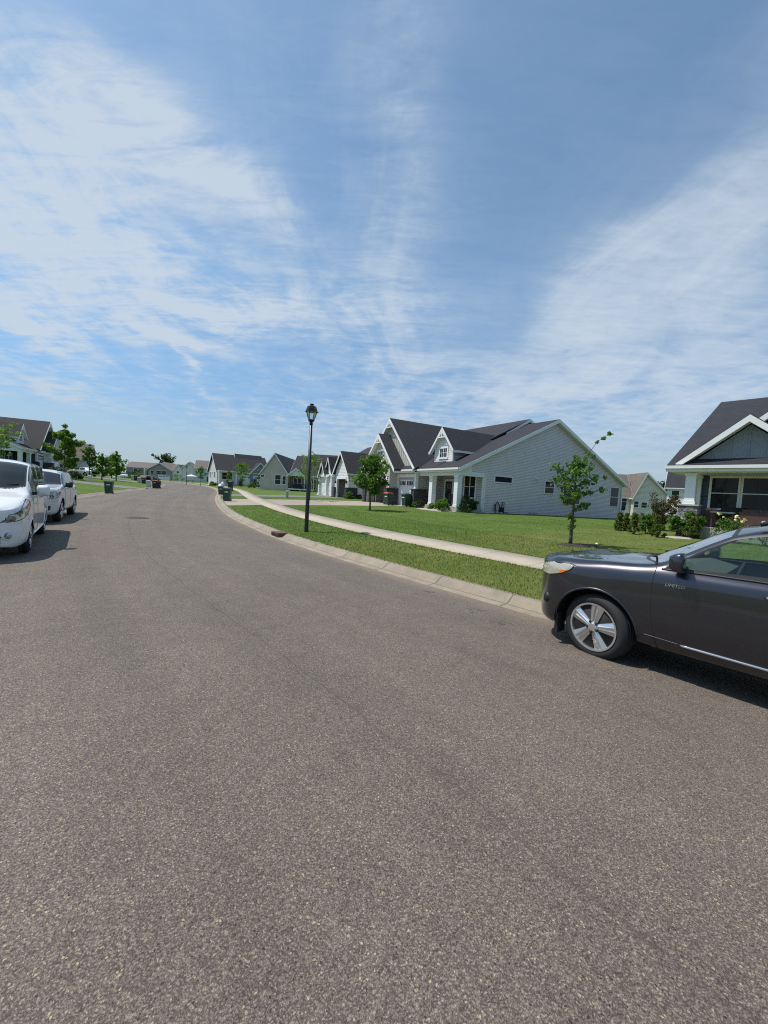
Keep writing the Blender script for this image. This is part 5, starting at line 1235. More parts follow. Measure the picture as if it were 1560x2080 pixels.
D_ = 61.; r_ = ray(170, 962); t_ = D_/r_.y; sd_.location = (r_.x*t_-1.3, D_, terrain(r_.x*t_-1.3, D_)+.02)
simple_car(sd_, SEDAN, (1., 1., 1.), M_paint_silver)
for nm, lab, px, Y, rz, tab, paint in (
        ('parked_sedan', 'red car parked beyond the red lidded bins on the far bend', 291, 118., 120, SEDAN, M_paint_red),
        ('parked_suv', 'dark blue sport utility car next to the red car at the far kerb', 303, 122., 115, SUV, M_paint_dark),
        ('parked_sedan', 'black car parked across the far garage at the street bend', 321, 136., 20, SEDAN, M_paint_dark),
        ('parked_sedan', 'white car in a distant driveway beyond the street trees', 252, 105., 205+110, SEDAN, M_paint_white)):
    o = thing(nm, lab, 'car', tuple(gpy(px, Y)), math.radians(rz)); o.location.z += .02; simple_car(o, tab, (1, 1, 1), paint, 40)
# ------------------------------------------------------------------ vegetation
def leaf_cloud(C, rad, n_each, size, name, mat, parent, rng, droop=.3, aspect=.62, zsq=.8):
    C = np.asarray(C, float); n = len(C)*n_each
    c = np.repeat(C, n_each, 0); r = np.repeat(np.asarray(rad, float) if np.ndim(rad) else np.full(len(C), rad), n_each)
    o = rng.normal(size=(n, 3)); o /= np.linalg.norm(o, axis=1)[:, None]; o *= (rng.random(n)**.5*r)[:, None]; o[:, 2] *= zsq
    p = c+o
    d = rng.normal(size=(n, 3)); d[:, 2] -= droop; d /= np.linalg.norm(d, axis=1)[:, None]
    u = np.cross(d, rng.normal(size=(n, 3))); u /= np.linalg.norm(u, axis=1)[:, None]+1e-9
    nn = np.cross(d, u)
    s = (size*(.6+.8*rng.random(n)))[:, None]; w = s*aspect
    f = (rng.random(n)[:, None]*.35+.1)*w
    V = np.stack([p-d*s*.5, p-d*s*.05+u*w*.5+nn*f, p+d*s*.5, p-d*s*.05-u*w*.5+nn*f], 1).reshape(-1, 3)
    i = np.arange(n)*4; F = np.concatenate([np.stack([i, i+1, i+2], 1), np.stack([i, i+2, i+3], 1)])
    # keep the two halves of a leaf one island
    return np_mesh(name, V, F, mat, parent)
def tree(label, loc, h, r, trunk_h, seed=1, leaf=M_leaf, bark=M_bark, n_leaf=2200, lsize=.12, name='young_tree', lean=(0, 0), rt=.05, shape='oval', limbs=16, stray=(), crad=.20, group=None):
    rng = np.random.default_rng(seed); T = thing(name, label, 'tree', loc, 0, group)
    tr = MB(); H = h*.86; pts = []; rs = []
    for i in range(9):
        t = i/8; pts.append((lean[0]*t*t*h+rng.normal()*.012*h*t*.3, lean[1]*t*t*h+rng.normal()*.012*h*t*.3, H*t-.05)); rs.append(rt*(1.15 if i == 0 else 1)*(1-.82*t)+.004)
    tr.tube(pts, rs, 8)
    pa = np.array(pts); C = []; R = []
    env = {'oval': lambda t: math.sin(PI*min(1, max(.02, t*.93+.12)))**.75, 'round': lambda t: math.sqrt(max(.03, 1-(2*t-.95)**2)), 'cone': lambda t: 1.05-.95*t, 'vase': lambda t: .5+.6*t-.6*max(0, t-.8)*2}[shape]
    for k in range(limbs):
        t = (k+.5)/limbs; t = min(.98, max(0, t+rng.normal()*.03)); z0 = trunk_h*.9+(H-trunk_h*.9)*t*.93
        p0 = np.array([np.interp(z0, pa[:, 2], pa[:, j]) for j in range(3)]); a = k*2.4+rng.normal()*.35
        l = r*env(t)*(.72+.5*rng.random()); up = .35+.55*t+rng.normal()*.12
        d = np.array([math.cos(a), math.sin(a), up]); d /= np.linalg.norm(d); q = [p0]
        for s in range(1, 5): q.append(p0+d*l*s/4+np.array([0, 0, .08*l*(s/4)**2])+rng.normal(size=3)*.03*l)
        rr = max(.006, rt*.42*(1-t*.6)); tr.tube([tuple(x) for x in q], [rr, rr*.8, rr*.6, rr*.42, rr*.25], 5)
        for s in np.linspace(.38, 1.05, 4 if l > .5*r else 3):
            c = p0+d*l*s+np.array([0, 0, .08*l*s*s]); side = rng.normal(size=3); side[2] *= .5; c = c+side/np.linalg.norm(side)*l*.26*rng.random()
            if rng.random() > .12: C.append(c); R.append(r*crad*(.65+.8*rng.random()))
            e = c+rng.normal(size=3)*.05; m = p0+d*l*s*.8; tr.tube([tuple(m), tuple(e)], rr*.25, 4)
    C.append(pa[-1]+np.array([0, 0, .04*h])); R.append(r*.2)
    for (dx, dz, rr) in stray: C.append(np.array([dx, rng.normal()*.1, dz])); R.append(rr)
    tr.build('trunk', bark, T, True)
    leaf_cloud(C, R, max(3, n_leaf//len(C)), lsize, 'crown', leaf, T, rng)
    return T
def top(py, p):      # height above ground p of something whose top shows at photo row py
    d = 1.
    px = 780+CAM_F*(p[0]/p[1]); r = ray(px, py); return CAM_H+r.z*p[1]/r.y-p[2]
# right: small maple by the sidewalk with a stray leader
p = gp(1158, 1108)
t1 = tree('young maple in a mulch ring before the grey gable wall, sparse top shoot', p, top(906, p), .8, 1.35, 11, M_leaf, M_bark, 1400, .115, limbs=17, rt=.058, shape='oval', crad=.22)
rng = np.random.default_rng(5)
tw = MB(); tw.tube([(.1, 0, 2.6), (.38, 0, 3.15), (.66, .02, 3.55), (.86, .02, 3.72), (1.08, .02, 3.82)], [.014, .01, .007, .005, .003], 5); tw.tube([(.2, 0, 2.8), (.55, .05, 3.05)], .006, 4); tw.build('shoot', M_bark, t1)
leaf_cloud([(.36, 0, 3.12), (.58, .0, 3.0), (.64, .02, 3.52), (.80, .02, 3.66), (1.0, .02, 3.80), (1.06, .02, 3.84), (.30, .05, 2.95), (.95, 0, 2.35)], .075, 10, .125, 'shoot_leaves', M_leaf, t1, rng)
leaf_cloud([(.0, 0, .62), (.06, .05, .68), (-.06, -.05, .6), (.02, 0, .85), (-.05, 0, 1.02), (.03, 0, 1.2), (-.1, 0, .95)], .11, 16, .11, 'trunk_sprouts', M_leaf, t1, rng)
def disc(name, label, cat, mat, p, r, h=.06, seed=0, parent=None, sx=1.):
    rng = np.random.default_rng(seed); n = 26; V = [(0, 0, h)]
    for k in range(n):
        a = 2*PI*k/n; rr = r*(.85+.3*rng.random()); V.append((rr*.6*math.cos(a)*sx, rr*.6*math.sin(a), h*.9))
    for k in range(n):
        a = 2*PI*k/n; rr = r*(.85+.3*rng.random()); V.append((rr*math.cos(a)*sx, rr*math.sin(a), -.03))
    b = MB(); F = [(0, 1+k, 1+(k+1) % n) for k in range(n)]+[(1+k, 1+n+k, 1+n+(k+1) % n, 1+(k+1) % n) for k in range(n)]
    b.add(V, F); o = b.build(name, mat, parent, True); o.location = p
    if label: tag(o, label, cat)
    return o
o = disc('mulch', None, None, M_mulch, (.28, 0, 0), .55, .07, 2, t1, 1.5)
p = gp(751, 1037)
tree('dense round-headed young tree on the lawn in front of the grey villa garages', p, top(915, p), 1.14, 1.25, 23, M_leaf, M_bark, 5200, .15, shape='round', limbs=24, rt=.06, crad=.26)
p = gp(629, 1017)
tree('thin airy tree growing behind the near street lamp', p, top(908, p), 1.6, 1.5, 31, M_leaf_lt, M_bark, 900, .16, shape='oval', limbs=15, rt=.045, crad=.2)
p = gp(549, 991.5)
tree('small leaning tree in front of the tan gable wall', p, top(930, p), 1.25, 1.2, 41, M_leaf_lt, M_bark, 900, .22, shape='oval', limbs=12, rt=.05, lean=(.04, 0), crad=.24)
p = gpy(490, 82)
tree('slim street tree in front of the two white garage doors', p, top(934, p), 1.5, 1.6, 43, M_leaf_lt, M_bark, 1100, .24, shape='round', limbs=14, rt=.05, crad=.26)
p = gpy(464, 90)
tree('small dark tree before the pale grey house windows', p, top(950, p), .9, .6, 47, M_leaf, M_bark, 700, .22, shape='oval', limbs=10, rt=.04, crad=.3)
p = gpy(525, 80)
tree('narrow bushy tree beside the tan house corner', p, top(950, p), .7, .5, 49, M_leaf, M_bark, 700, .2, shape='oval', limbs=10, rt=.04, crad=.3)
p = gpy(408, 128)
tree('dark green street tree beside the far street lamp', p, top(944, p), 1.7, 1.5, 53, M_leaf, M_bark, 900, .34, shape='oval', limbs=14, rt=.06, crad=.3)
# left row
for lab, px, Y, h, r, th, seed, lf, n, ls, sh, bk in (
    ('large dense street tree with reddish trunk before the white garage gable', 131, 48., 853, 1.55, 1.55, 61, M_leaf_lt, 5200, .26, 'oval', M_bark_red),
    ('slim pale green street tree before the silver sedan, by the white utility box', 181.5, 52., 895, .9, 1.9, 63, M_leaf, 1100, .24, 'oval', M_bark),
    ('short bushy street tree with crown down to the grass, beyond the lone green bin', 207, 58., 917, 1.15, .5, 67, M_leaf, 1900, .26, 'oval', M_bark),
    ('taller pale street tree ending the row near the brown roofs', 236, 62., 911, 1.2, .9, 71, M_leaf_lt, 1900, .27, 'oval', M_bark),
    ('dark street tree half hidden behind the tree that ends the row', 227, 74., 924, 2.0, .8, 73, M_leaf, 1200, .32, 'oval', M_bark)):
    p = gpy(px, Y); tree(lab, p, top(h, p), r, th, seed, lf, bk, n, ls, name='street_tree', shape=sh, limbs=20, rt=.085, crad=.24)
p = Vector((-41.0, 39.8, 0)); p.z = terrain(p.x, p.y)
tree('light green tree whose branch tips cover the dormer above the white van', p, top(842, p), 2.3, 1.8, 77, M_leaf_lt, M_bark, 1900, .22, name='street_tree', limbs=18, rt=.08, crad=.22)
p = gpy(334, 215)
tree('lone broad tree rising behind the far brown roofs', (p.x, p.y, 1.), 15.5, 5.6, 7, 79, M_leaf_dk, M_bark, 1500, .9, name='broad_tree', shape='round', limbs=14, rt=.3, crad=.26)
p = gpy(1346, 95)
tree('dark tree crown between the cream house and the white house', (p.x, p.y, 0.), 8.6, 2.6, 3, 83, M_leaf_dk, M_bark, 1500, .45, name='broad_tree', shape='round', limbs=14, rt=.2, crad=.3)

def shrub(label, loc, h, r, seed, leaf=M_leaf, n=900, ls=.09, name='shrub', shape='round', cat='shrub', group=None, flowers=None, hollow=.55):
    rng = np.random.default_rng(seed); T = thing(name, label, cat, loc, 0, group); C = []
    m = 46
    for k in range(m):
        t = rng.random(); a = rng.random()*2*PI
        if shape == 'cone': rr = r*(1-t*.9)**.8*(.5+.5*rng.random()); z = h*(.06+.9*t)
        elif shape == 'spread': rr = r*math.sqrt(rng.random()); z = h*(.25+.7*rng.random()*(1-.4*rr/r))
        else: ph = math.asin(min(1, t)); rr = r*math.cos(ph)*(hollow+(1-hollow)*rng.random()); z = h*(.12+.8*math.sin(ph)*(.55+.45*rng.random()))
        C.append((rr*math.cos(a), rr*math.sin(a), z))
    st = MB()
    for c in C[::4]: st.tube([(c[0]*.1, c[1]*.1, -.05), (c[0]*.6, c[1]*.6, c[2]*.55), c], [.014, .01, .005], 4)
    st.build('stem', M_bark, T)
    leaf_cloud(C, r*.26 if shape != 'cone' else r*.30, n//m, ls, 'foliage', leaf, T, rng, droop=-.2 if shape == 'cone' else .1)
    if flowers:
        leaf_cloud([(r*.8*rng.normal()*.5, r*.8*rng.normal()*.5, h*(.8+.25*rng.random())) for _ in range(flowers[1])], .05, 7, .09, 'blossoms', flowers[0], T, rng, aspect=.9)
    return T
def gb(px, py): return tuple(gp(px, py))
# planting between the grey villa and the navy house
for lab, px, py, h, r, sd in (('arborvitae by the grey villa corner, first cone of the row', 1257, 1078, .95, .27, 1), ('slim arborvitae just behind the first, second in the row', 1271, 1078, .92, .24, 2), ('olive arborvitae standing forward in the row beside dark shrub', 1287, 1086, 1.02, .27, 3),
                             ('arborvitae in front of the bronze maple', 1335, 1092, 1.02, .29, 4), ('brownish arborvitae next to the white stone edging nearest the dark car', 1405, 1094, .98, .34, 5)):
    shrub(lab, gb(px, py), h, r, sd, M_leaf_ol, 2600, .065, 'arborvitae', 'cone')
shrub('leafy green shrub between the arborvitae cones', gb(1313, 1085), 1.2, .42, 6, M_leaf, 2200, .09)
shrub('round dark shrub behind the arborvitae row', gb(1303, 1072), .95, .5, 7, M_leaf_red, 900, .07)
p = gp(1343, 1078)
tree('bronze leaved Japanese maple beside the navy house corner', p, top(1019, p), .95, .4, 8, M_leaf_red, M_bark, 3000, .09, name='ornamental_maple', shape='vase', limbs=16, rt=.04, crad=.24)
shrub('broad leafy shrub with arching stems by the stone column base', gb(1390, 1090), 1.35, .62, 9, M_leaf, 2600, .12, shape='spread')
shrub('airy tall shrub in front of the patio loveseat and porch', gb(1432, 1080), 1.3, .7, 10, M_leaf, 1500, .1, shape='spread')
shrub('low bright green ground shrub beneath the porch window', gb(1440, 1086), .55, .6, 12, M_leaf_lt, 1100, .06, shape='spread')
pA = LA(-1.75, -1.6); shrub('yellow flowering shrub in front of the porch above the dark car roof', (pA[0], pA[1], terrain(*pA)), 1.15, .55, 13, M_leaf, 900, .09, shape='spread', flowers=(M_flower, 8))
pA = LA(-2.9, -1.7); shrub('leafy shrub with pale blooms before the rust brown patio bench', (pA[0], pA[1], terrain(*pA)), 1.05, .6, 14, M_leaf_lt, 900, .09, shape='spread', flowers=(M_flower_w, 5))
p = gp(1392, 1094); o = disc('gravel_bed', 'pale landscaping rocks around the arborvitae near the stone column', 'gravel', M_rock, (p.x-.3, p.y, p.z), .45, .06, 4, None, 1.5); o['kind'] = 'stuff'
# at the grey villa porch
for lab, a, b, h, r, sd, lf in (('small leafy bush at the foot of the stone pier by the porch', 4.75, -2.9, .55, .4, 21, M_leaf), ('low green plant below the porch column nearer the garages', 3.9, -3.1, .75, .42, 22, M_leaf_dk), ('spiky light plant in front of the concrete porch', 2.4, -3.0, .6, .33, 23, M_leaf_lt),
                               ('bright hydrangea bush in front of the corner porch column of the grey villa', .75, -3.2, 1.15, .62, 24, M_leaf_lt), ('tall dark round shrub under the front window of the grey villa', -.15, -1.5, 1.65, .78, 25, M_leaf_dk)):
    q = LB(a, b); shrub(lab, (q[0], q[1], terrain(*q)), h, r, sd, lf, 3600 if h > 1 else 1500, .09)
q = LB(2.2, -3.0); o = disc('gravel_bed', 'pale rock bed in front of the grey villa porch', 'gravel', M_rock, (q[0], q[1], terrain(*q)), 1.25, .07, 5, None, 2.); o.rotation_euler = (0, 0, math.atan2(FB[1], FB[0])); o['kind'] = 'stuff'
for lab, a, b, h, r, sd in (('round clipped bush beside the open white garage', 19.6, -2.6, 1.05, .62, 26), ('wide bush against the white garage side wall', 19.3, .6, 1.15, .95, 27), ('low dark bush below the white house stone pier', 19.5, -1.2, .6, .5, 28)):
    q = LB(a, b); shrub(lab, (q[0], q[1], terrain(*q)), h, r, sd, M_leaf if sd != 28 else M_leaf_dk, 1200, .11)
# far planting
for lab, px, Y, h, r, sd in (('bush by the corner of the larger of two far garage doors', 512, 88, 1.2, .9, 31), ('bush beside the pale grey house gable', 434, 95, 1.0, 1.1, 32), ('big rounded shrub at the dark garage of the narrow white house', 360, 140, 3.6, 2.3, 33), ('large round shrub in front of the dark blue porch', 284, 150, 4.2, 2.2, 34),
                             ('dark hedge clump on the far lawn beyond the street trees', 262, 112, 2.4, 3.2, 35), ('dark shrub under the large reddish trunked street tree', 150, 50, 1.1, 1.1, 36), ('dark planter bush by the garage wall of the charcoal roofed villa', 115, 56, 1.3, 1.2, 37)):
    shrub(lab, tuple(gpy(px, Y)), h, r, sd, M_leaf_dk if sd > 34 else M_leaf, 700, .26)
# far woods on the horizon: one mass
def woods():
    rng = np.random.default_rng(99); C = []; R = []
    for k in range(150):
        a = math.radians(-62+124*k/149+rng.normal()*.4); D = 300+rng.random()*60; h = 4+4.5*rng.random()
        for j in range(3): C.append((D*math.sin(a)+rng.normal()*4, D*math.cos(a), 1+h*rng.random())); R.append(4.5)
    o = leaf_cloud(C, R, 26, 2.2, 'distant_woods', M_leaf_dk, None, rng); tag(o, 'low line of distant trees along the horizon', 'woods', kind='stuff')
woods()

# ------------------------------------------------------------------ street furniture
def street_lamp(label, loc, h=4.3, group='black lantern street lamps'):
    T = thing('street_lamp', label, 'street lamp', loc, 0, group)
    b = MB(); hp = h-.66
    b.lathe([(.076, -.1), (.075, .02), (.070, .9), (.050, hp-.05)], 16); b.lathe([(.044, hp-.10), (.062, hp-.08), (.062, hp-.01), (.045, hp+.01), (.045, hp+.06)], 16); b.build('pole', M_black, T, True)
    l = MB(); z0, z1 = hp+.05, hp+.36; r0, r1 = .075, .165
    l.lathe([(.07, z0-.04), (.105, z0-.02), (.105, z0+.03), (.07, z0+.05)], 6)
    for k in range(6):
        a = 2*PI*k/6+.2; l.tube([(r0*math.cos(a)*1.25, r0*math.sin(a)*1.25, z0), (r1*1.12*math.cos(a), r1*1.12*math.sin(a), z1)], .012, 6)
    l.build('lantern_frame', M_black, T)
    g = MB(); g.lathe([(r0*1.12, z0+.03), (r1*1.05, z1)], 6, cap=False); go = g.build('glass', M_lampglass, T); go.rotation_euler = (0, 0, .2)
    c = MB(); c.lathe([(.242, z1-.005), (.242, z1+.015), (.20, z1+.028), (.192, z1+.09), (.160, z1+.185), (.115, z1+.215), (.055, z1+.225), (.055, z1+.25), (.075, z1+.26), (.075, z1+.28), (.03, z1+.29)], 6); co = c.build('lamp_cap', M_black, T); co.rotation_euler = (0, 0, .2)
    return T
pl_ = gp(622, 1081); lamp = street_lamp('black lantern street lamp on the verge, close to the kerb drain', pl_, top(819, pl_))
street_lamp('distant black street lamp before the white two storey house', gpy(378.5, 88.), 4.4)
def wheelie(label, loc, rz, body, lid, h=1.08, w=.60, d=.70, print_=True, group='wheeled bins put out at the kerb', lidtilt=0.):
    T = thing('wheeled_bin', label, 'bin', loc, rz, group); b = MB()
    b.taper(-w*.40, w*.40, -d*.36, d*.36, .06, h*.90, 1.22, 1.28)
    for i in range(5): b.box(-w*.36+i*w*.18-.012, -w*.36+i*w*.18+.012, -d*.395, -d*.355, .12, h*.55) if i in (0, 4) else None
    b.box(-w*.52, w*.52, -d*.50, d*.50, h*.86, h*.905); b.build('tub', body, T)
    l = MB(); l.taper(-w*.53, w*.53, -d*.53, d*.50, h*.91, h*.945, .98); l.taper(-w*.49, w*.49, -d*.45, d*.42, h*.945, h, .82); l.tube([(-w*.4, d*.58, h*.89), (w*.4, d*.58, h*.89)], .02, 6); l.box(-w*.42, -w*.36, d*.46, d*.60, h*.87, h*.91); l.box(w*.36, w*.42, d*.46, d*.60, h*.87, h*.91); l.build('lid', lid, T)
    for s in (-1, 1):
        q = MB(); q.lathe([(.11, -.025), (.115, -.01), (.115, .03), (.09, .035)], 16, (s*w*.40, d*.42, .115), 'x'); q.build('wheel', M_tyre, T, True)
    if print_:
        m = MB(); y = -d*.36*(1+.28*.72)-.006; m.box(-.13, .13, y-.012, y+.03, h*.64, h*.72); m.build('printed_mark', M_label, T)
    return T
RB = math.radians
g0 = gp(221, 1003); wheelie('green wheeled bin standing alone at the kerb beyond the parked white vehicles', g0, RB(25), M_bin_green, M_bin_green, 1.12)
g1 = gp(461, 1018.5); wheelie('green wheeled bin in front of the bag-topped bin at the sidewalk kerb', g1, RB(10), M_bin_green, M_bin_green, 1.12)
g2 = gp(449, 1005.5); b2 = wheelie('green bin overfilled with white bags at the sidewalk kerb', g2, RB(15), M_bin_green, M_bin_green, 1.0)
bg = MB()
for k in range(5):
    q = random.uniform(.14, .24); c_ = (random.uniform(-.2, .2), random.uniform(-.2, .2), 1.02+random.uniform(0, .28)); bg.lathe([(.02, -q), (q*.7, -q*.7), (q, -.1*q), (q*.75, q*.6), (q*.2, q*.95), (.05, q*1.15), (.09, q*1.4)], 9, c_)
bo = bg.build('rubbish_bag', M_bag, None, False); bo.location = g2; tag(bo, 'knotted white rubbish bags bulging from the top of a green bin', 'bag')
g3 = gp(468, 998); wheelie('black wheeled bin with peaked lid near the sidewalk, behind the bag-topped green bin', (g3.x, g3.y, g3.z), RB(-5), M_bin_dark, M_bin_dark, 1.5, .62, .66, False)
# three pairs along the far left kerb
for k, (px, Y, hh) in enumerate((((315), 52., 1.15), (292, 64., 1.12), (276, 78., 1.12))):
    nm = ('first', 'second', 'third')[k]
    q = gpy(px, Y); wheelie('black bin with orange red lid, '+('nearest of the far kerb row' if k == 0 else 'standing before the red car'), q, RB(20), M_bin_dark, M_lid_red if k < 2 else M_bin_dark, hh) if k < 2 else wheelie('black bin with dark lid, farthest of the far kerb row', q, RB(20), M_bin_dark, M_bin_dark, hh)
    q = gpy(px-(13, 9, 7)[k], Y+.8); wheelie(('pale grey bin beside the nearest red lidded bin', 'pale grey bin beside the farther red lidded bin', 'pale grey bin beside the farthest black bin')[k], q, RB(20), M_bin_pale, M_bin_pale, .98, .5, .55, False)
    if k == 0:
        q = gpy(px+7, Y-.4); wheelie('dark bin crowding the nearest red lidded bin on the kerb', q, RB(28), M_bin_dark, M_bin_dark, 1.05, print_=False)
# bins at the villa garages
q = gp(788, 1027)[:2]; wheelie('green bin with orange red lid between the villa garage doors', (q[0], q[1], terrain(*q)+.03), math.atan2(GB[1], GB[0])-PI/2+.2, M_bin_green, M_lid_red, 1.12, group='bins by the grey villa garages')
q = gp(824, 1029.5)[:2]; wheelie('green bin with dark lid before the white single garage door', (q[0], q[1], terrain(*q)+.03), math.atan2(GB[1], GB[0])-PI/2+.1, M_bin_green, M_bin_green, 1.12, group='bins by the grey villa garages')
def pedestal(label, loc, mat, h=.85, w=.26, cap=None, name='utility_pedestal'):
    T = thing(name, label, 'utility box', loc, .3); b = MB(); b.taper(-w/2, w/2, -w/2, w/2, -.05, h*.85, .92); b.box(-w*.6, w*.6, -w*.6, w*.6, .0, h*.14); b.build('case', mat, T)
    c = MB(); c.taper(-w*.56, w*.56, -w*.56, w*.56, h*.85, h, .7); c.build('cap', cap or mat, T); return T
M_pgreen = plain('pale_green_metal', (.30, .40, .30), .5)
pedestal('pale green utility pedestal on the lawn between the lamp and the tan house', gp(583, 1012.5), M_pgreen, .85, .26, M_bin_pale)
pedestal('white utility pedestal at the foot of the slim street tree', gpy(182.5, 46.), M_bin_pale, .85, .34)
pedestal('small white utility post beyond the far street lamp', gpy(407.5, 84.), M_bin_pale, .8, .2)
# kerb inlets
def inlet(label, px, py, L_):
    g = gp(px, py); j = int(np.argmin((REF[:, 0]-g.x)**2+(REF[:, 1]-g.y)**2)); dsg = sdist(g.x, g.y)[0][0]
    left = dsg < -4; q = REF[j]+NR[j]*((-WID-.30) if left else .30); rz = math.atan2(T_[j, 1], T_[j, 0])
    T = thing('curb_inlet', label, 'drain', (q[0], q[1], bz(*q)-.185), rz); b = MB()
    b.box(-L_/2, L_/2, -.16, .20, -.05, .125); b.build('casting', M_rust, T); o_ = MB(); s = 1 if left else 1
    o_.box(-L_/2+.06, L_/2-.06, .16, .206, .015, .095); o_.build('opening', M_blackmatte, T)
    return T
inlet('rusty cast iron kerb inlet below the street lamp', 565, 1086, .62)
inlet('small dark kerb inlet near the red lidded bins', 304, 993, .9)
g = gp(276, 1051.5); T = thing('manhole_cover', 'round iron manhole cover in the street ahead of the silver white car', 'manhole cover', (g.x, g.y, g.z+.004), .4)
b = MB(); b.lathe([(.44, -.02), (.44, .0), (.36, .001), (.355, .006), (.002, .006)], 32); b.build('cover', M_iron, T)
b = MB()
for i in range(-3, 4):
    for j in range(-3, 4):
        if i*i+j*j < 11: b.box(i*.09-.03, i*.09+.03, j*.09-.03, j*.09+.03, .006, .012)
b.build('tread_pattern', M_iron, T)
# oily spots beside the kerb
M_spot = plain('oil_stain', (.075, .068, .064), .75, var=.3, scale=30)
for k, (px, py, n) in enumerate(((848, 1204, 5), (965, 1241, 7), (1015, 1265, 5), (1052, 1268, 2), (862, 1203, 2))):
    b = MB()
    for i in range(n):
        q = gp(px+random.uniform(-22, 22), py+random.uniform(-4, 4)); r = random.uniform(.02, .055)
        V = [(q.x+r*random.uniform(.6, 1.2)*math.cos(2*PI*m/9)*1.5, q.y+r*random.uniform(.6, 1.2)*math.sin(2*PI*m/9), terrain(q.x, q.y)+.0045) for m in range(9)]; b.add(V, [tuple(range(9))])
    b.build('oil_stain', M_spot, STREET)
# porch and patio things
def porch_chair(label, loc, rz):
    T = thing('porch_chair', label, 'chair', loc, rz); s = MB(); s.box(-.27, .27, -.27, .27, .38, .45); s.build('seat', M_dark, T); s = MB(); s.box(-.27, .27, .24, .30, .45, .98); s.build('backrest', M_dark, T); s = MB(); s.box(-.25, .25, -.2, .2, .45, .53); s.build('cushion', M_white if 'pale' in label else M_cushion, T)
    for x in (-.24, .24):
        for y in (-.24, .26): q = MB(); q.box(x-.025, x+.025, y-.025, y+.025, 0, .62 if y < 0 else .4); q.build('leg', M_dark, T)
q = LB(2.45, -.9); porch_chair('dark porch chair with pale cushion beside the front door', (q[0], q[1], .46+.36), math.atan2(FB[1], FB[0]))
q = LB(3.1, -1.3); T = thing('porch_planter', 'dark planter pot with flowers beside the porch column near the garages', 'planter', (q[0], q[1], .82), 0); b = MB(); b.lathe([(.14, 0), (.2, .38), (.22, .4), (.17, .38)], 14); b.build('pot', M_brownmetal, T, True); leaf_cloud([(0, 0, .5), (.1, 0, .45), (-.1, .05, .48)], .16, 30, .07, 'blossoms', M_flower_w, T, np.random.default_rng(3))
# navy house patio set
def sofa(label, a0, a1, b0, b1, cush):
    q = LA((a0+a1)/2, (b0+b1)/2); T = thing('patio_sofa', label, 'sofa', (q[0], q[1], zA+.42), math.atan2(GA[1], GA[0])-PI/2); w, d = abs(a1-a0), b1-b0
    b = MB(); b.box(-w/2, w/2, -d/2, d/2, .05, .36); b.box(-w/2, w/2, -d/2, -d/2+.1, .36, .80); b.box(-w/2, -w/2+.1, -d/2, d/2, .36, .6); b.box(w/2-.1, w/2, -d/2, d/2, .36, .6); b.build('frame', M_brownmetal, T)
    n = 2
    for i in range(n):
        x0 = -w/2+.1+(w-.2)*i/n; x1 = x0+(w-.2)/n-.02
        c = MB(); c.box(x0, x1, -d/2+.1, -d/2+.26, .42, .92); c.build('back_cushion', cush, T); c = MB(); c.box(x0, x1, -d/2+.2, d/2, .36, .48); c.build('seat_cushion', cush, T)
sofa('patio loveseat with dusty rose cushions beside the stone column base', -.42, -1.0, .3, 1.5, M_cushion)
sofa('rust brown patio bench under the wide porch window', -1.75, -3.1, -.15, .55, M_brownmetal)
q = LA(-1.18, .15); T = thing('patio_table', 'pale topped narrow patio table between loveseat and bench', 'table', (q[0], q[1], zA+.42), math.atan2(GA[1], GA[0])-PI/2)
b = MB(); b.box(-.42, .42, -.25, .25, .70, .76); b.build('table_top', M_conc, T)
for x in (-.36, .36):
    for y in (-.2, .2): b = MB(); b.box(x-.02, x+.02, y-.02, y+.02, 0, .70); b.build('leg', M_brownmetal, T)
q = LA(-1.35, 1.2); T = thing('covered_grill', 'black covered grill on the porch below the window', 'grill', (q[0], q[1], zA+.42), math.atan2(GA[1], GA[0])-PI/2); b = MB(); b.taper(-.45, .45, -.28, .28, 0, .78, .95); b.taper(-.42, .42, -.26, .26, .78, 1.0, .8, .5); b.build('cover', M_blackmatte, T)
# kettle-style barrel grill behind the villa
p = gpy(1259, 40.); T = thing('barrel_grill', 'black barrel grill standing behind the grey villa corner', 'grill', (p.x, p.y, p.z+.15), .1)
b = MB(); b.lathe([(.05, -.5), (.28, -.46), (.30, 0), (.28, .46), (.05, .5)], 16, (0, 0, 1.0), 'x'); b.build('barrel', M_blackmatte, T, True)
for x in (-.38, .38):
    for y in (-.2, .2): b = MB(); b.tube([(x, y, 0), (x, y*.8, .85)], .02, 6); b.build('leg', M_black, T)
b = MB(); b.tube([(.3, 0, 1.28), (.3, 0, 1.6)], .045, 8); b.build('chimney', M_black, T)
# white patio umbrella with furniture, far off
p = gpy(388.5, 128.); T = thing('patio_umbrella', 'white patio umbrella open in the yard beside the far street lamp', 'umbrella', p, 0)
b = MB(); b.lathe([(.02, 2.75), (.9, 2.45), (1.7, 2.15), (1.7, 2.05), (.02, 2.6)], 12); b.build('canopy', M_white, T); b = MB(); b.tube([(0, 0, 0), (0, 0, 2.7)], .03, 6); b.build('pole', M_gutter, T)
T = thing('patio_table', 'dark patio table under the far white umbrella', 'table', (p.x+.2, p.y-.9, p.z), 0); b = MB(); b.box(-1.1, 1.1, -.4, .4, .68, .74); b.build('table_top', M_dark, T)
for x in (-.9, .9):
    for y in (-.3, .3): b = MB(); b.box(x-.04, x+.04, y-.04, y+.04, 0, .68); b.build('leg', M_dark, T)
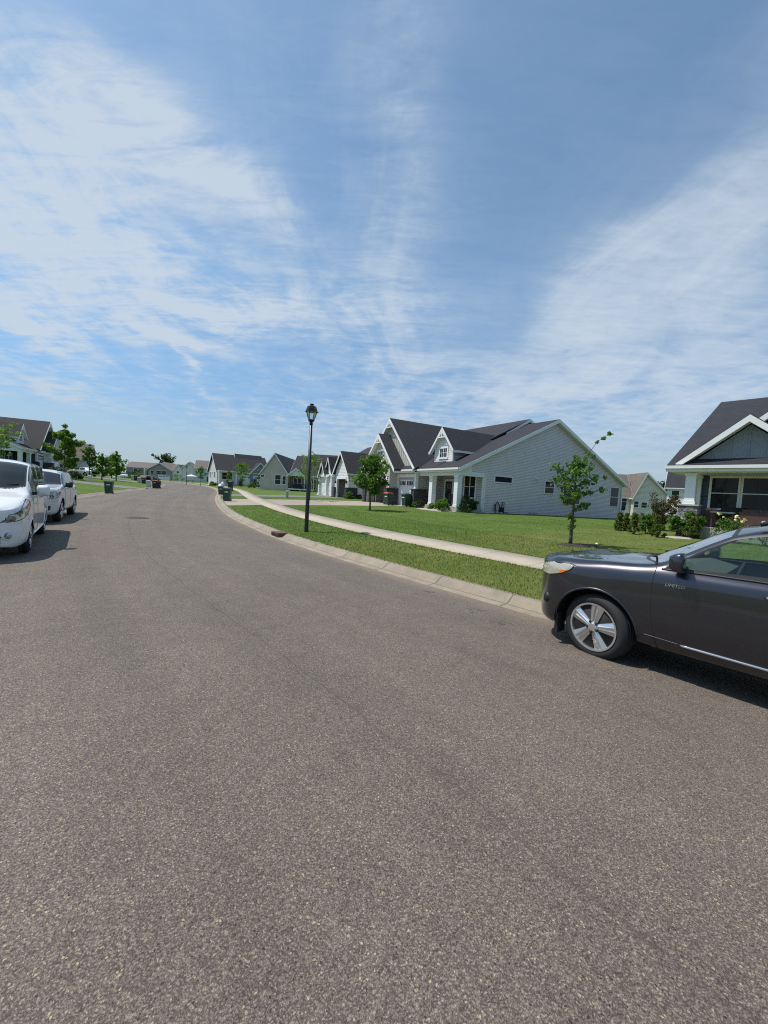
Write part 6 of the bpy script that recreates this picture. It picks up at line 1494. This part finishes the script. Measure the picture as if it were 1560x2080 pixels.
# small garden stake in the lawn behind the car hood
p = gp(1211, 1117); T = thing('garden_stake', 'short dark garden stake light in the lawn just above the grey hood', 'garden light', p, 0); b = MB(); b.tube([(0, 0, -.05), (0, 0, .2)], .012, 6); b.build('stake', M_black, T); b = MB(); b.lathe([(.03, .17), (.045, .2), (.02, .23)], 8); b.build('cap', M_gutter, T)

# ------------------------------------------------------------------ sky, sun, camera
SUN_EL = math.radians(63); SUN_AZ = math.radians(-86)        # azimuth from +Y towards +X
sd3 = Vector((math.cos(SUN_EL)*math.sin(SUN_AZ), math.cos(SUN_EL)*math.cos(SUN_AZ), math.sin(SUN_EL)))
sl = bpy.data.lights.new('sun', 'SUN'); sl.energy = 3.6; sl.angle = math.radians(.53); sl.color = (1., .955, .89)
so = bpy.data.objects.new('sun', sl); COL.objects.link(so); so.rotation_euler = (-sd3).to_track_quat('-Z', 'Y').to_euler(); so.location = (0, 0, 40)
W = bpy.data.worlds.new('World'); SC.world = W; W.use_nodes = True; nt = W.node_tree
bg = nt.nodes['Background']; bg.inputs[1].default_value = .14
sky = N(nt, 'ShaderNodeTexSky'); sky.sky_type = 'NISHITA'; sky.sun_disc = False; sky.sun_elevation = SUN_EL; sky.sun_rotation = SUN_AZ; sky.air_density = 1.0; sky.dust_density = .6; sky.ozone_density = 2.2; sky.altitude = 250
tc = N(nt, 'ShaderNodeTexCoord'); nrm = N(nt, 'ShaderNodeVectorMath', operation='NORMALIZE'); L(nt, tc.outputs['Generated'], nrm.inputs[0])
sp = N(nt, 'ShaderNodeSeparateXYZ'); L(nt, nrm.outputs[0], sp.inputs[0]); X, Y, Z = sp.outputs
M_ = lambda op, a, b=None, c=None, clamp=False: math_(nt, op, a, b, c, clamp)
az = M_('ARCTAN2', X, Y); el = M_('ARCSINE', Z)
# cirrus sheet seen in perspective
dz = M_('MAXIMUM', M_('ADD', Z, .10), .04); cu_, cv_ = M_('DIVIDE', X, dz), M_('DIVIDE', Y, dz)
cv = N(nt, 'ShaderNodeCombineXYZ'); L(nt, cu_, cv.inputs[0]); L(nt, cv_, cv.inputs[1])
def cn(scale, rotz, sx, sy, det, rough, dist=0., loc=(0, 0, 0)):
    mp = N(nt, 'ShaderNodeMapping'); mp.inputs['Rotation'].default_value = (0, 0, rotz); mp.inputs['Scale'].default_value = (sx, sy, 1); mp.inputs['Location'].default_value = loc; L(nt, cv.outputs[0], mp.inputs[0])
    n = N(nt, 'ShaderNodeTexNoise'); n.inputs['Scale'].default_value = scale; n.inputs['Detail'].default_value = det; n.inputs['Roughness'].default_value = rough; n.inputs['Distortion'].default_value = dist; L(nt, mp.outputs[0], n.inputs['Vector']); return n.outputs['Fac']
wz1, wz2 = cn(1.6, 0, 1, 1, 3, .55), cn(1.6, 0, 1, 1, 3, .55, 0, (7, 3, 1))
azw = M_('ADD', az, M_('MULTIPLY', M_('SUBTRACT', wz1, .5), .30)); elw = M_('ADD', el, M_('MULTIPLY', M_('SUBTRACT', wz2, .5), .22))
BL = [(-0.731, 0.609, 5.057, -2.541, -0.342, -13.624, 0.5), (-0.541, 0.615, 3.93, -2.576, -2.582, -16.897, 0.72), (-0.348, 0.587, 7.313, -6.25, -7.774, -23.18, 0.5), (-0.763, 0.461, 5.405, -0.799, 2.108, -8.394, 0.8), (-0.623, 0.44, 3.863, -1.093, 0.226, -14.931, 0.9), (-0.561, 0.339, 4.512, -0.497, 1.947, -17.906, 1.0), (-0.444, 0.316, 8.461, 1.533, 11.601, -34.946, 0.9), (-0.748, 0.285, 7.362, 0.05, 2.738, -8.618, 0.4), (-0.473, 0.265, 8.52, -15.02, -73.204, -30.097, 0.5), (-0.03, 0.619, 0.159, -3.006, -8.2, -.7, 0.36), (0.04, 0.772, 0.34, -6.39, -12.0, -3.5, 0.26), (-0.054, 0.44, 3.081, 0.204, 0.701, -11.104, 0.55), (0.502, 0.468, 2.684, 2.846, 6.2, -7.1, 0.9), (0.685, 0.524, 3.982, 3.429, 5.687, -7.746, 0.75), (0.643, 0.34, 3.878, 0.329, -1.06, -6.022, 0.75), (0.311, 0.274, 2.097, 0.043, -1.492, -18.23, 0.65), (0.30, 0.152, 1.3, 0.004, 0.004, -11.603, 0.8), (-0.72, 0.171, 8.245, -0.488, 5.27, -49.715, 0.5), (-0.224, 0.403, 6.894, -2.466, -4.166, -23.576, 0.35)]
tot = None
for (a0, e0, m0, m1, m2, m3, s) in BL:
    da, de = M_('SUBTRACT', azw, a0), M_('SUBTRACT', elw, e0)
    q0 = M_('ADD', M_('MULTIPLY', da, m0), M_('MULTIPLY', de, m1)); q1 = M_('ADD', M_('MULTIPLY', da, m2), M_('MULTIPLY', de, m3))
    r2 = M_('ADD', M_('MULTIPLY', q0, q0), M_('MULTIPLY', q1, q1)); v = M_('MULTIPLY', M_('EXPONENT', M_('MULTIPLY', r2, -1.0)), s)
    tot = v if tot is None else M_('ADD', tot, v)
st1 = cn(1.15, math.radians(16), 2.0, .85, 10, .62, 1.3); st2 = cn(2.6, math.radians(40), 1.0, 1.9, 11, .68, .7, (3, 1, 0)); mot = cn(6.5, 0, 1.0, 1.1, 6, .6, .3, (1, 5, 0))
st3 = cn(7.5, math.radians(28), .55, 2.6, 9, .66, .9, (2, 4, 0))
tex = M_('ADD', M_('ADD', M_('MULTIPLY', st1, .42), M_('MULTIPLY', st2, .36)), M_('MULTIPLY', st3, .22))
low = ramp(nt, el, [(.02, 0.), (.10, 1.), (.24, 1.), (.34, 0.)])
tex = M_('ADD', tex, M_('MULTIPLY', M_('MULTIPLY', M_('SUBTRACT', mot, .5), low), .45))
tamp = ramp(nt, M_('ADD', M_('MULTIPLY', az, .5), .5), [(.38, 1.), (.66, .36)]); tamp = M_('MULTIPLY', tamp, 6.4)
den = M_('ADD', M_('MULTIPLY', M_('MINIMUM', tot, 1.15), .62), M_('MULTIPLY', M_('MULTIPLY', M_('SUBTRACT', tex, .48), tamp), M_('ADD', M_('MINIMUM', tot, .9), .25)))
den = ramp(nt, M_('ADD', den, .02, clamp=True), [(0., 0.), (.3, .20), (.65, .58), (1., .88)])
hs = N(nt, 'ShaderNodeHueSaturation'); hs.inputs['Saturation'].default_value = .95; hs.inputs['Value'].default_value = .93; L(nt, sky.outputs[0], hs.inputs['Color'])
skc = mixc(nt, 1., hs.outputs[0], (.90, 1.02, .97), 'MULTIPLY')
skc = mixc(nt, 1., skc, ramp(nt, el, [(0., (.52, .56, .66)), (.18, (.60, .68, .80)), (.45, (1., 1., 1.))]), 'MULTIPLY')
col = mixc(nt, den, skc, (3.3, 3.8, 4.35))
hz = ramp(nt, el, [(0., .92), (.05, .74), (.12, .34), (.20, .07), (.30, 0.)])
col = mixc(nt, hz, col, (2.45, 2.95, 3.45))
L(nt, col, bg.inputs[0])

cam = bpy.data.cameras.new('camera'); co = bpy.data.objects.new('camera', cam); COL.objects.link(co)
cam.sensor_fit = 'VERTICAL'; cam.sensor_height = 24.; cam.lens = 24.*CAM_F/2080.; cam.clip_start = .05; cam.clip_end = 4000
m = Matrix((CRT, CUP, -CFW)).transposed().to_4x4(); m.translation = (0, 0, CAM_H); co.matrix_world = m
SC.camera = co
vs = SC.view_settings; vs.view_transform = 'Standard'; vs.look = 'None'; vs.exposure = .36; vs.gamma = 1.; vs.use_curve_mapping = False
SC.render.film_transparent = False
SC.cycles.use_denoising = False; SC.cycles.filter_width = 1.1
